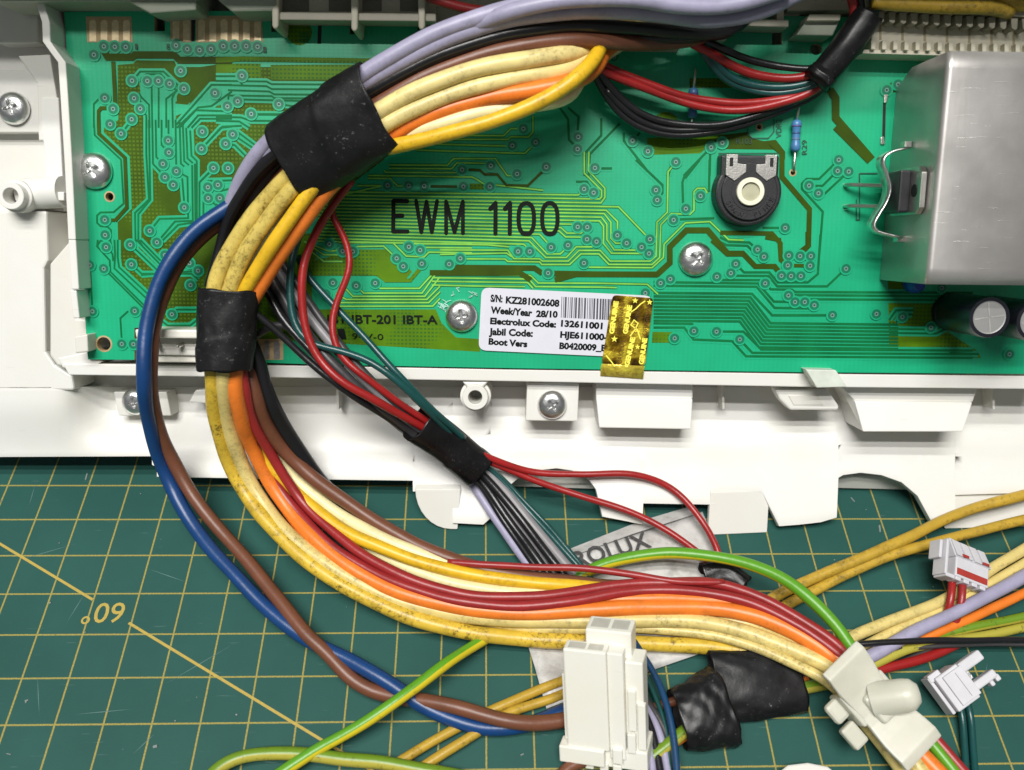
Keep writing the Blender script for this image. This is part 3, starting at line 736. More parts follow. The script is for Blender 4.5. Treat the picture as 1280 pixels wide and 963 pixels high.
# traces, one polyline each ----------------------------------------------
G = True
for t, p in [
 ('A', [(300,740),(265,745),(225,785),(225,963)]), ('B', [(225,0),(232,115),(430,300),(450,630),(375,695),(275,697),(250,720),(250,775),(275,800),(330,805),(355,830),(355,880),(330,905),(275,910),(255,940),(255,963)]),
 ('C', [(255,0),(250,50),(345,155),(350,240),(600,490)]), ('B', [(345,885),(360,963)]), ('C', [(380,0),(385,110),(380,215),(620,440)]), ('C', [(405,0),(405,130),(415,205),(640,415)]), ('C', [(302,217),(590,505),(640,540)]),
 ('C', [(197,190),(215,538)]), ('C', [(535,535),(480,540),(425,590),(437,783)]), ('C', [(320,55),(365,105),(372,160)]),
 ('B', [(620,0),(620,260),(640,600),(535,700),(540,963)]), ('C', [(545,0),(720,180),(760,180)]), ('C', [(505,38),(700,225),(740,240)]), ('C', [(575,0),(720,150),(820,150)]),
 ('C', [(510,185),(585,255),(960,255),(1012,300)]), ('C', [(580,265),(600,262),(980,235),(1012,232)]), ('C', [(815,560),(850,525),(1000,525)]), ('C', [(700,580),(780,645),(950,645),(1000,605)]),
 ('B', [(640,0),(645,330),(650,600),(560,710),(560,900),(600,963)]), ('B', [(665,0),(670,330),(762,432)]), ('B', [(690,0),(695,280),(747,332)]), ('B', [(735,0),(735,190),(792,247)]), ('B', [(787,0),(787,157)]),
 ('A', [(515,610),(575,540),(750,540),(855,640),(855,680),(770,745),(770,963)]), ('A', [(580,620),(585,590),(620,560),(730,560),(797,632)]), ('A', [(565,700),(580,730),(640,790),(645,963)]), ('A', [(630,612),(660,650),(665,963)]), ('A', [(713,612),(713,963)]),
 ('A', [(800,640),(845,680),(815,740),(820,963)]), ('A', [(577,820),(620,870),(622,963)]),
 ('A', [(845,940),(1110,640),(1264,640)]), ('A', [(870,963),(1010,810),(1110,800),(1264,690)]), ('A', [(850,963),(990,830),(1264,840)]), ('A', [(930,963),(1010,870),(1264,870)]), ('A', [(960,963),(1025,895),(1264,895)]),
 ('B', [(840,0),(845,340),(848,387)]), ('B', [(870,0),(880,330),(905,350)]), ('B', [(895,40),(905,310),(940,340)]), ('B', [(920,60),(930,290),(970,325)]), ('B', [(950,80),(960,270),(1000,310),(1000,780)]),
 ('B', [(848,387),(930,430),(935,740),(720,745),(648,835)]), ('B', [(890,440),(908,660)]), ('B', [(965,340),(970,760),(835,765),(702,922)]), ('B', [(985,330),(990,770),(860,790),(740,910)]), ('B', [(1020,760),(1020,470),(1127,363)]), ('B', [(1050,740),(1050,500),(1085,460),(1264,455)]),
 ('B', [(1037,218),(1180,60),(1264,50)]), ('B', [(432,105),(512,0)]), ('B', [(1085,508),(1160,540),(1240,520)]), ('B', [(1088,590),(1140,640),(1264,640)]),
 ('D', [(0,610),(380,615),(420,635),(1264,640)]), ('D', [(0,640),(380,650),(420,672),(1264,676)]), ('D', [(90,680),(400,690),(440,712),(1264,716)]), ('D', [(90,790),(95,720),(420,725),(440,740),(1264,745)]), ('D', [(165,765),(180,750),(1264,775)]),
 ('D', [(267,860),(800,862)]), ('D', [(0,880),(190,885),(260,910),(900,915)]), ('D', [(0,910),(175,915),(250,963)]), ('D', [(0,575),(150,575),(200,640)]),
 ('V', [(280,450),(400,530)]), ('V', [(240,503),(290,510),(350,570)]), ('V', [(300,430),(420,520)]), ('V', [(100,530),(220,405),(330,400)]), ('V', [(540,275),(700,300)]), ('V', [(385,335),(700,340)]),
]: trace(t, p, 2.3)
gy = [345+26*i for i in range(0, 15)]
routes = [
 ('H', [(-980,300),(980,325),(1005,305)]), ('H', [(-980,325),(1140,355),(1155,340),(1155,290),(1025,160),(1025,0)]), ('H', [(-980,350),(1150,385),(1180,345),(1180,275),(1055,140),(1060,0)]),
 ('H', [(-980,375),(1264,414),(1283,414),(1500,640)]), ('H', [(-980,400),(1190,440),(1275,525),(1275,600)]), ('H', [(-980,425),(1175,465),(1225,530),(1225,650),(1262,688),(1310,688)]),
 ('H', [(-980,450),(1155,492),(1195,545),(1195,660),(1250,738),(1410,740)]), ('H', [(-980,475),(1140,520),(1170,560),(1170,690),(1230,763),(1470,765)]), ('H', [(-980,500),(940,545)]),
 ('H', [(-980,525),(850,570),(895,612),(1000,612),(1020,595)]), ('H', [(-980,550),(835,595),(885,640),(1010,642)]), ('H', [(-980,575),(690,620),(755,692)]),
 ('H', [(-980,600),(630,645),(745,768),(845,768),(885,732)]), ('H', [(-980,625),(610,670),(735,795),(890,795),(965,715),(1085,715),(1105,695)]), ('H', [(-980,650),(570,695),(612,735)]),
 ('H', [(-980,672),(300,700),(460,715)]), ('H', [(-60,738),(450,740),(495,803),(690,805),(710,822),(905,822),(985,742),(1145,742),(1220,822),(1520,822),(1565,785),(1572,530),(1650,455),(1655,150),(1705,90)]),
 ('H', [(120,805),(430,807),(450,825),(690,828),(705,848),(915,848),(1000,768),(1135,768),(1210,847),(1535,848),(1592,795),(1600,550),(1680,465),(1820,470),(1850,440),(1850,300),(1875,275),(1930,275),(1950,310)]),
 ('H', [(1040,868),(1535,872),(1620,795),(1625,695),(1785,535),(1970,525),(2110,660),(2224,665)]),
 ('H', [(-60,772),(440,762),(480,790)]),
 ('K', [(0,320),(740,328),(800,385),(1264,387),(1620,395),(1700,470)]), ('K', [(0,345),(730,355),(780,412),(1264,416),(1390,420)]), ('K', [(0,372),(720,382),(760,425)]), ('K', [(0,400),(360,408),(700,412)]),
 ('E', [(0,735),(180,805),(240,805),(265,775),(600,770),(698,862)]), ('E', [(40,760),(150,835),(280,835)]), ('E', [(30,790),(150,885),(290,885)]), ('E', [(265,742),(670,745),(770,845),(905,850),(940,815),(1264,820)]), ('E', [(820,752),(1264,755)]), ('E', [(900,780),(1264,783)]),
 ('F', [(635,285),(690,340),(1130,340),(1230,200),(1264,200)]), ('F', [(778,265),(815,305),(1110,305),(1210,195),(1264,195)]), ('F', [(540,290),(610,365),(1150,365),(1264,220)]), ('F', [(480,345),(560,388),(1165,388),(1264,290)]), ('F', [(500,412),(1180,412),(1264,330)]), ('F', [(500,440),(1210,438),(1264,380)]),
 ('E', [(400,315),(600,315)]), ('E', [(480,260),(650,262),(705,318),(760,318)]), ('E', [(480,238),(1264,250),(1300,268),(1350,300),(1800,350)]), ('E', [(600,200),(620,215),(1150,218)]), ('E', [(640,185),(1110,188),(1150,145),(1264,145),(1380,148)]), ('E', [(640,160),(1080,162),(1125,112),(1440,112),(1480,170),(1530,240),(1580,240)]),
 ('G', [(0,770),(820,795),(900,712)]), ('G', [(150,725),(690,740)]), ('G', [(250,690),(690,690),(715,670),(845,672),(880,635),(880,510)]), ('G', [(340,660),(660,662),(715,608),(775,610)]),
 ('V', [(880,800),(1150,740)]),
]
for t, p in routes: trace(t, p, 3.5, clear=False, gloss=True)
for t, p in [
 ('G', [(1060,420),(1145,540),(1150,690),(1215,763)]), ('I', [(130,670),(140,520),(60,450)]), ('I', [(310,530),(310,660),(190,790),(185,963)]), ('I', [(450,570),(225,800),(215,963)]), ('I', [(480,640),(480,700),(660,930)]), ('I', [(1135,750),(930,963)]), ('I', [(870,860),(830,900),(815,963)]), ('I', [(545,700),(600,640)]),
 ('J', [(450,0),(650,190),(650,250),(610,303)]), ('J', [(175,65),(270,65)]), ('J', [(820,140),(930,0)]), ('J', [(820,110),(800,170),(805,330),(825,368)]), ('J', [(780,448),(1040,440)]), ('J', [(0,165),(80,165),(132,245)]),
 ('I', [(1130,770),(1125,963)]), ('J', [(1005,0),(1000,240)]),
 ('N', [(890,242),(745,385),(650,385),(615,420),(615,460),(772,632),(745,963)]), ('O', [(815,-40),(795,258),(720,320),(495,320),(430,245),(240,245),(178,183)]), ('N', [(882,325),(770,437),(667,437)]), ('N', [(965,330),(790,493),(738,493)]), ('N', [(320,753),(488,753)]),
 ('O', [(0,-10),(110,40),(265,45),(340,120),(388,127)]), ('O', [(60,-20),(130,15),(280,20),(340,73)]),
 ('O', [(142,255),(170,270),(425,272),(490,350),(865,350),(1005,217)]), ('O', [(37,290),(60,302),(370,303),(440,372),(600,375),(622,392),(1960,400)]), ('O', [(-440,318),(345,328),(465,465),(622,467)]), ('O', [(-440,345),(335,353),(470,512),(767,516)]),
 ('O', [(572,415),(1960,427)]), ('O', [(695,467),(730,447),(1960,455)]), ('O', [(32,690),(235,690),(370,825),(1960,833)]), ('O', [(207,748),(302,850),(1960,860)]), ('O', [(-440,660),(-210,660),(-140,750),(150,762),(255,876),(1960,888)]),
 ('O', [(-440,628),(-150,632),(-130,680)]),
]: trace(t, p, 3.0)
for k in range(9):
    trace('O', [(-440, 398+26.2*k), (300-11.5*k, 405+26*k), (452-12.5*k, (567 if k == 0 else 600+26*k)), (903 if k == 0 else 1400, (567 if k == 0 else 612+26*k))], 2.9, clear=False)
trace('Q', [(250,540),(300,470),(430,470)], 2.6); trace('Q', [(300,560),(340,510),(420,500)], 2.6)
trace('Q', [(250,610),(560,615),(640,560)], 2.6); trace('Q', [(250,640),(600,645),(700,600)], 2.6); trace('Q', [(700,790),(920,800)], 2.6)
o = tr.build('copper_trace', M['trace'], cb); tag(o, kind='stuff')
o = gl.build('painted_sheen', M['sheen_paint'], cb); tag(o, kind='stuff')
o = cl.build('trace_clearance', M['board'], cb); tag(o, kind='stuff')
for o in (bpy.data.objects['copper_trace'], bpy.data.objects['painted_sheen'], bpy.data.objects['trace_clearance']):
    bm = bmesh.new(); bm.from_mesh(o.data)
    for f in bm.faces:
        f.normal_update()
        if f.normal.z < 0: f.normal_flip()
    bm.to_mesh(o.data); bm.free()
# vias -------------------------------------------------------------------
VIAS = {
 'A': [(228,415),(303,352),(385,355),(467,357),(845,345),(930,372),(1022,380),(1108,372),(1198,350),(880,535),(905,670),(515,610),(630,612),(713,612),(797,632),(530,742),(577,820),(310,740),(372,822),(512,900),(350,937),(1138,703),(1232,803)],
 'B': [(432,105),(787,157),(792,247),(747,332),(848,387),(762,432),(825,490),(908,660),(1043,90),(1037,218),(1220,180),(1127,363),(1237,365),(1085,508),(1160,490),(1088,590),(1175,590),(648,835),(702,922),(310,753),(313,867),(502,940)],
 'C': [(320,55),(197,190),(302,217),(217,538),(535,535),(438,783),(510,185),(763,115),(947,175),(1012,232),(955,340),(815,560),(525,785)],
 'D': [(57,350),(143,350),(230,350),(315,355),(197,573),(165,765),(475,787),(267,860)], 'V': [(280,450),(240,503)],
 'E': [(630,313),(788,315),(905,318),(1190,195),(1200,322),(192,755),(293,808),(370,810),(790,775),(875,800),(698,862),(748,922),(887,902),(1177,862),(1093,905)],
 'F': [(460,263),(635,285),(778,265),(408,347)], 'G': [(808,610),(725,737),(900,712),(563,888),(980,897),(760,950),(1220,672),(1215,763)],
 'H': [(315,262),(1105,122),(1023,280),(1095,308),(975,565),(1047,567),(1045,658),(1117,676),(902,703),(775,718),(615,750),(527,750),(1022,837),(753,912)],
 'J': [(600,228),(610,303),(825,368),(733,453),(935,272),(555,597),(310,568),(380,627),(492,657),(548,705),(635,927),(708,897),(1058,880),(1163,852),(1200,783)],
 'I': [(1135,750),(1220,717),(660,780),(545,700),(870,860),(405,68)],
 'N': [(890,242),(882,325),(965,330),(667,435),(738,493),(488,753)],
 'O': [(340,73),(388,127),(575,118),(660,122),(740,122),(567,192),(735,195),(520,270),(592,272),(665,272),(398,327),(572,418),(622,467),(695,467),(767,492),(903,567),(32,690),(207,748),(1005,217)],
 'L': [(765,685),(620,740),(400,400)], 'Q': [(150,497),(640,300),(345,520),(560,600),(1150,800)], 'S': [(1010,440),(1095,398)]}
vm = MB()
def flatdisc(mb, r0, r1, z, n, mi):
    vs = []; 
    if r0 == 0:
        mb.add([(r1*math.cos(2*math.pi*i/n), r1*math.sin(2*math.pi*i/n), z) for i in range(n)], [tuple(range(n))], mi)
    else:
        mb.add([(r*math.cos(2*math.pi*i/n), r*math.sin(2*math.pi*i/n), z) for r in (r0, r1) for i in range(n)], [(i, (i+1) % n, (i+1) % n+n, i+n)[::-1] for i in range(n)], mi)
flatdisc(vm, 0, 0.145, 0.0200, 20, 0); flatdisc(vm, 0, 0.108, 0.0212, 18, 3); flatdisc(vm, 0.026, 0.047, 0.0222, 16, 1); flatdisc(vm, 0, 0.030, 0.0216, 12, 2)
_v = vm.build('via', [M['board'], M['ring'], M['via_hole'], M['halo']], None); VM = _v.data; bpy.data.objects.remove(_v)
vk = 0
for t, l in VIAS.items():
    for x, y in l:
        o = bpy.data.objects.new('via', VM); link(o, cb); p = bl(*tp(t, x, y), 0); vk += 1
        o.location = (p.x, p.y, 0.00006*vk)
# finger pads ---------------------------------------------------------------
def fingers(poly, xs_, y0, y1, wpx, pm):
    pp = [bl(x, y, 0.004) for x, y in poly]; mesh('bare_laminate', pp, [tuple(range(len(pp)))], M['tan'], cb); fixn(bpy.context.scene.objects[-1] if False else cb.children[-1]) if False else None
    for x in xs_:
        c = [(x-wpx/2, y1), (x-wpx/2, y0+3), (x-wpx/4, y0), (x+wpx/4, y0), (x+wpx/2, y0+3), (x+wpx/2, y1)]
        q = [bl(a, b, 0.012) for a, b in c]; MB().prism(q[::-1], [Vector((p.x, p.y, 0.005)) for p in q[::-1]]).build('finger_pad', pm, cb)
fingers([(109,53),(166,53),(164,21),(107,21)], [116,130,144,158], 25, 52, 8.5, M['pad'])
fingers([(214,53),(239,53),(239,20),(212,20)], [220,233], 24, 52, 8.5, M['pad'])
fingers([(245,53),(329,53),(327,20),(245,20)], [252,266,280,294,308,322], 24, 52, 8.5, M['pad'])
fingers([(314,450),(354,450),(354,424),(314,424)], [320,333,346], 426, 449, 7.5, M['grey_pad'])
# printing ------------------------------------------------------------------
def strokes(name, polys, wpx, mat, z=0.03):
    mb = MB()
    for i, pts in enumerate(polys):
        for j in range(len(pts)-1):
            ribbon(mb, pts[j:j+2], wpx, z+0.0003*i+0.00004*j)
        for j, e in enumerate(pts):
            c = bl(e[0], e[1], 0); r = wpx/2*zboard(*e)/F
            mb.add([(c.x+r*math.cos(2*math.pi*k/12), c.y+r*math.sin(2*math.pi*k/12), z+0.0003*i+0.00004*j+0.00002) for k in range(12)], [tuple(range(12))])
    o = mb.build(name, mat, cb); return o
def E2(pts): return [tp('E', x, y) for x, y in pts]
def H2(pts): return [tp('H', x, y) for x, y in pts]
strokes('printed_letter', [E2([(778,432),(675,430),(672,660),(780,660)]), E2([(675,540),(742,540)])], 5.0, M['ink'])
strokes('printed_letter', [E2([(845,430),(883,665),(923,435),(962,665),(1002,432)])], 4.8, M['ink'])
strokes('printed_letter', [E2([(1070,672),(1070,435),(1133,665),(1196,435),(1196,672)])], 4.8, M['ink'])
strokes('printed_number', [H2([(318,430),(358,385),(357,615)])], 5.2, M['ink']); strokes('printed_number', [H2([(428,430),(467,385),(465,615)])], 5.2, M['ink'])
for cx in (589, 766):
    strokes('printed_number', [H2([(cx+58*math.copysign(abs(math.cos(a))**0.75, math.cos(a)), 502+115*math.copysign(abs(math.sin(a))**0.85, math.sin(a))) for a in [2*math.pi*i/28 for i in range(29)]])], 5.2, M['ink'])
btext('IBT IBT-201 IBT-A', 409, 404, 547, 405, 10.5, 0.03, M['ink'], cb, bold=0.006)
btext('94V-0', 440, 424, 479, 425, 7.5, 0.03, M['ink'], cb)
mesh('printed_mark', [bl(x, y, 0.03) for x, y in ((424,424),(433,424),(430,411),(421,411))][::1], [(0,1,2,3)], M['ink'], cb)
btext('R103', 920, 180, 940, 180, 6.5, 0.03, M['ink_soft'], cb)
btext('R29', 1009, 193, 1009, 175, 6.5, 0.03, M['ink_soft'], cb)
btext('VDR2', 977, 172, 977, 149, 7, 0.03, M['ink_soft'], cb)
btext('4', 352, 421, 357, 421, 6, 0.03, M['ink'], cb); btext('1', 169, 62, 172, 62, 7, 0.03, M['ink_soft'], cb); btext('8', 208, 62, 213, 62, 7, 0.03, M['ink_soft'], cb); btext('1', 329, 66, 333, 66, 7, 0.03, M['ink_soft'], cb)
strokes('printed_outline', [[(1074,273),(1074,217),(1096,217)], [(1074,275),(1070,275),(1070,250)]], 1.2, M['ink_soft'])
strokes('printed_outline', [[(935,150),(934,168),(940,173),(960,173),(967,165),(967,140)]], 1.1, M['ink_soft'])
strokes('printed_outline', [[(x, y) for x, y in circ(391, 400, 12, 24)][14:]+[(403,400),(402,404)]], 1.0, M['ink'])
strokes('printed_outline', [[(898,192),(972,192)]], 1.0, M['ink_soft'])
# label sticker -------------------------------------------------------------
def rquad(c, r, n=5):
    out = []
    for i in range(4):
        p = Vector(c[i]); a = Vector(c[i-1]); b = Vector(c[(i+1) % 4]); da = (a-p).normalized()*r; db = (b-p).normalized()*r
        for k in range(n+1):
            t = k/n; out.append(tuple(p+da*(1-t)**2+db*t**2))
    return out
q = [bl(x, y, 0.05) for x, y in rquad([(602,359.5),(815.5,370),(806,448),(598,438)], 10)]
MB().prism(q[::-1], [Vector((p.x, p.y, 0.035)) for p in q[::-1]]).build('label_sticker', M['sticker'], cb)
st = cb.children[-1] if cb.children and cb.children[-1].name.startswith('label_sticker') else bpy.data.objects['label_sticker']
for body, x0, y0, x1, y1, cap in (('S/N:', 613,377,628,378,8.4), ('KZ281002608', 632,379,699,383.5,8.2), ('Week/Year', 613,391.5,665,395.5,8.2), ('28/10', 670,396,697,397,7.6), ('Electrolux Code:', 612.5,405,695,409.5,7.6),
        ('Jabil Code:', 611,418.5,666,421,8.2), ('Boot Vers', 610.5,430.5,659,434,7.6), ('132611001', 701,408,753,411.5,7.6), ('HJE611000-', 700,422,759,425.5,7.6), ('B0420009_E', 699,436,757,439,7.6)):
    btext(body, x0, y0, x1, y1, cap, 0.054, M['ink'], st, bold=0.010)
bars = MB(); x = 702.0; random.seed(3)
while x < 768:
    wd = random.choice((0.8, 0.8, 1.5, 2.2)); yy = 371.2+(x-702)*0.05
    q = [bl(a, b, 0.054) for a, b in ((x-0.9, yy+26), (x+wd-0.9, yy+26), (x+wd, yy), (x, yy))]; bars.add(q, [(0,1,2,3)]); x += wd+random.choice((0.8, 1.0, 1.7))
bars.build('bar_code', plain('grey_bars', (0.06, 0.06, 0.075), 0.5), st)
# gold sticker
q = [bl(x, y, 0.075) for x, y in rquad([(766,369),(817,373),(806,458),(752,455)], 5, 3)]
gs = MB().prism(q[::-1], [Vector((p.x, p.y, 0.055)) for p in q[::-1]]).build('hologram_sticker', M['gold'], cb)
fold = MB(); g0 = [bl(752.5,455,0.078), bl(806,458,0.078)]; g1 = [bl(751,459,0.05), bl(805,462,0.05)]; g2 = [bl(750.5,470,-0.03), bl(804,474,-0.03)]
fold.add(g0+g1+g2, [(0,2,3,1),(2,4,5,3)]); f_ = fold.build('folded_end', M['gold_edge'], gs, smooth=True)
sd = f_.modifiers.new('t', 'SOLIDIFY'); sd.thickness = 0.012
for x0, y0, x1, y1, mt_ in ((767,418,773,377,'gold_light'), (784,418,790,382,'gold_light'), (786,458,794,422,'gold_light'), (804,456,809,423,'gold_light'), (776,418,781,380,'gold_dark'), (777,455,782,425,'gold_dark'), (808,420,813,380,'gold_dark'), (797,417,801,380,'gold_dark')):
    btext('GENUINE' if mt_ == 'gold_light' else 'ORIGINAL', x0, y0, x1, y1, 5.6, 0.081, M[mt_], gs, bold=0.009 if mt_ == 'gold_light' else 0.0)
def star(px, py, r):
    c = bl(px, py, 0.082); k = r*zboard(px, py)/F
    mesh('printed_star', [c]+[c+Vector((k*(1 if i % 2 == 0 else 0.42)*math.sin(math.pi*i/5), k*(1 if i % 2 == 0 else 0.42)*math.cos(math.pi*i/5), 0)) for i in range(10)], [(0, (i+1) % 10+1, i+1) for i in range(10)], M['gold_light'], gs)
for p in ((794,376,4), (812,378,4), (768,424,4.5), (797,434,3.5)): star(*p)
sq = MB()
for pts in ([(787,420),(793,412),(797,404),(792,400),(788,406),(796,412),(800,424)], [(788,390),(794,386),(800,380),(806,376)], [(757,444),(764,452),(768,458)]):
    ribbon(sq, pts, 1.5, 0.082)
sq.build('printed_squiggle', M['gold_light'], gs)
for x_, y_, s_ in ((119, 214, 0), (577, 395, 1), (869, 324, 2)): screw(x_, y_, 0.0, cb, (0.82, 0.76, 0.80)[s_], (0.5, 0.2, 0.9)[s_])
# scuffs round the middle screw: scraped mask, thin pale shavings
sc_ = MB(); random.seed(11)
for i in range(16):
    a = random.uniform(3.3, 5.3); r = random.uniform(25, 31); x0, y0 = 577+r*math.cos(a)*0.95, 395+r*math.sin(a)*1.05
    ribbon(sc_, [(x0, y0), (x0+random.uniform(-5, 5), y0+random.uniform(-5, 5)), (x0+random.uniform(-7, 7), y0+random.uniform(-6, 6))], 0.9, 0.03+0.0004*i)
tag(sc_.build('scratch', plain('scraped_mask', (0.35, 0.62, 0.52), 0.6), cb), kind='stuff')

# components ----------------------------------------------------------------
# potentiometer
c = bl(937, 240, 0.45); k = zboard(937, 240, 0.45)/F
pot = MB(); n = 40
out = []
for i in range(n+1):
    a = math.radians(-222+264*i/n); out.append((43*math.cos(a)*k, 43*math.sin(a)*k))
R0 = 41.5*k
prof = [(R0*math.cos(math.radians(a)), R0*math.sin(math.radians(a))) for a in range(150, 391, 8)] + [(36*k, 45*k), (-36*k, 45*k)]
def ext(mb, pr, z0, z1, c, s0=1.0, s1=1.0, mi=0):
    mb.prism([Vector((c.x+x*s1, c.y+y*s1, z1)) for x, y in pr], [Vector((c.x+x*s0, c.y+y*s0, z0)) for x, y in pr], mi)
ext(pot, prof, 0.0, 0.38, c, 1.04, 1.0)
po = fixn(pot.build('potentiometer', M['black_plastic'], cb, bevel=0.05))
ub_ = MB(); ext(ub_, [(35*k*math.cos(a), 35*k*math.sin(a)) for a in [2*math.pi*i/36 for i in range(36)]], 0.375, 0.46, c); fixn(ub_.build('cover_disc', M['black_plastic'], po, bevel=0.02))
for s in (-1, 1):
    pl = [(s*6, 33), (s*6, 24), (s*20, 13), (s*31.5, 20), (s*31.5, 45), (s*17, 45), (s*17, 34)]
    pm = MB(); q = [Vector((c.x+x*k, c.y+y*k, 0.49)) for x, y in pl]; pm.prism(q, [Vector((p.x, p.y, 0.36)) for p in q]); fixn(pm.build('contact_plate', M['tin'], po, bevel=0.01))
    sl = MB(); q = [Vector((c.x+x*k, c.y+y*k, 0.494)) for x, y in [(s*25-2.8, 30), (s*25+2.8, 30), (s*25+2.8, 42), (s*25-2.8, 42)]]; sl.prism(q, [Vector((p.x, p.y, 0.45)) for p in q]); fixn(sl.build('plate_slot', M['dark'], po, bevel=0.02))
rg = MB(); rg.lathe([(22.5*k, 0.4), (22.5*k, 0.475), (18.6*k, 0.475)], c=(c.x, c.y, 0), n=36, cap0=False); smooth_angle(rg.build('rotor_rim', M['black_plastic'], po), 30)
rg = MB(); rg.lathe([(17.3*k, 0.42), (17.3*k, 0.54), (16.6*k, 0.56), (11.6*k, 0.56), (11.2*k, 0.44)], c=(c.x, c.y, 0), n=36, cap0=False); smooth_angle(rg.build('rotor_ring', plain('ivory_plastic', (0.82, 0.79, 0.63), 0.4, var=0.03), po), 30)
rg = MB(); pr = [(11.6*k*math.cos(a)*(1 if not (2.0 < a < 2.9) else 0.82), 11.6*k*math.sin(a)*(1 if not (2.0 < a < 2.9) else 0.82)) for a in [2*math.pi*i/30 for i in range(30)]]
ext(rg, pr, 0.40, 0.50, c); fixn(rg.build('rotor_core', plain('greenish_plastic', (0.43, 0.42, 0.29), 0.4), po))
for word, a0, da in (('PIHER', -72, 13.5), ('SPAIN', -152, 10)):
    for i, ch in enumerate(word):
        a = math.radians(a0+da*i); me = text_mesh(ch, 0.15, M['black_plastic'], 'embossed_letter', 0.014)
        o = bpy.data.objects.new('embossed_letter', me); link(o, po)
        o.matrix_local = Matrix.Translation((c.x+29*k*math.cos(a), c.y+29*k*math.sin(a), 0.468)) @ Matrix.Rotation(a+math.pi/2, 4, 'Z') @ Matrix.Translation((-0.04, -0.05, 0))
# resistors
def resistor(x0, y0, x1, y1, bx0, by0, bx1, by1, r=0.105, h=0.16):
    a, b = bl(x0, y0, 0), bl(x1, y1, 0); p, q_ = bl(bx0, by0, h), bl(bx1, by1, h); d = (q_-p).normalized()
    up = Vector((0, 0, h)); L_ = (q_-p).length
    mb = MB(); ts = [0, .04, .1, .2, .27, .35, .5, .65, .73, .8, .9, .96, 1]; rs = [.5, .85, 1.05, 1.05, .92, .85, .85, .85, .92, 1.05, 1.05, .85, .5]
    mb.tube([p+d*L_*t for t in ts], [r*x for x in rs], 16)
    o = mb.build('resistor', M['blue_body'], cb, smooth=True)
    lm = MB(); lm2 = MB(); lm.tube([a+Vector((0,0,-.1)), a+Vector((0,0,h*0.7)), a+(p-a)*0.25+Vector((0,0,h*0.75)), p+d*0.02], 0.03, 8); lm2.tube([q_-d*0.02, q_+(b-q_)*0.75+Vector((0,0,h*0.25)), b+Vector((0,0,h*0.6)), b+Vector((0,0,-.1))], 0.03, 8)
    lm.build('lead', M['tin'], o, smooth=True); lm2.build('lead', M['tin'], o, smooth=True)
    for t, cc in ((0.2, (0.10, 0.09, 0.25)), (0.42, (0.04, 0.09, 0.22)), (0.6, (0.12, 0.2, 0.32))):
        rb = MB(); rb.tube([p+d*L_*(t-0.025), p+d*L_*(t+0.025)], r*(1.07 if t < .3 else 0.88), 16); rb.build('colour_band', plain('band_paint', cc, 0.4), o, smooth=True)
resistor(997, 128, 991, 214, 996, 150, 994, 190)
resistor(868, 88, 863, 172, 867, 110, 865, 148)
fixn(slab('solder_dab', [(1105,118),(1111,118),(1109,129),(1105,129)], 0.05, 0.0, M['tin'], cb, 0.02)); fixn(slab('solder_dab', [(1101,171),(1106,171),(1107,181),(1101,181)], 0.05, 0.0, M['tin'], cb, 0.02))
# heat sink: top plate and left wall as one bent sheet
HW = 2.35
tl, tr_2, br, bl2 = bl(1186, 64, HW), bl(1420, 70, HW), bl(1420, 366, HW), bl(1158, 355.5, HW)
def fillet(px_, z):  # cross-section from wall foot, up, round the corner, onto the top
    return
sec = []
rad = 0.11
for t in range(9):
    a = math.pi-math.pi/2*t/8
    sec.append((rad+rad*math.cos(a), HW-rad+rad*math.sin(a)))
def hs_pts(edge_x, yv, far_x):
    return [Vector((edge_x, yv, 0.02))] + [Vector((edge_x+s[0], yv, s[1])) for s in sec] + [Vector((far_x, yv, HW))]
hv = []; NS = 14
ytop, ybot = tl.y, bl2.y
for j in range(NS+1):
    t = j/NS; yv = ytop+(ybot-ytop)*t; ex = tl.x+(bl2.x-tl.x)*t - 0.0
    row = hs_pts(ex, yv, tr_2.x)
    if j == 0: row[0].z = 0.75
    hv += row
m_ = len(sec)+2
hf = [(j*m_+i, j*m_+i+1, (j+1)*m_+i+1, (j+1)*m_+i) for j in range(NS) for i in range(m_-1)]
hk = mesh('heat_sink', hv, hf, M['alu'], cb); fixn(hk); smooth_angle(hk, 30)
sd = hk.modifiers.new('t', 'SOLIDIFY'); sd.thickness = 0.14; sd.offset = -1
hk.data.polygons[0].normal
# transistor against the wall, held by a spring clip
wx = tl.x+(bl2.x-tl.x)*0.55
y0_, y1_ = bl(1130, 214, 1.0).y, bl(1130, 268, 1.0).y
tm = MB(); tm.box((wx-0.37, y1_+0.02, 0.62), (wx-0.13, y0_-0.02, 1.52)); tn = tm.build('transistor', M['black_plastic'], cb, bevel=0.04)
tm = MB(); q = [(y1_-0.03, 0.6), (y1_-0.03, 1.86), (y1_+0.10, 2.0), (y0_-0.10, 2.0), (y0_+0.03, 1.86), (y0_+0.03, 0.6)]
tm.prism([Vector((wx-0.145, a, b)) for a, b in q], [Vector((wx-0.03, a, b)) for a, b in q]); fixn(tm.build('metal_tab', M['tin'], tn, bevel=0.012))
tm = MB(); ym = (y0_+y1_)/2; tm.lathe([(0.13, 0), (0.13, 0.012)], n=20, M=Matrix.Translation((wx-0.148, ym, 1.72)) @ Matrix.Rotation(-math.pi/2, 4, 'Y')); tm.build('tab_hole', M['dark'], tn)
for yy in (232, 258):
    a = bl(1056, yy, 0); tmb = MB(); ytr = bl(1100, yy, 0.6).y
    tmb.tube([a+Vector((0, 0, -0.1)), a+Vector((0, 0, 0.12)), a+Vector((0.1, 0, 0.24)), Vector((wx-0.35, ytr, 0.55)), Vector((wx-0.27, ytr, 0.68))], 0.045, 8); tmb.build('lead', M['tin'], tn, smooth=True)
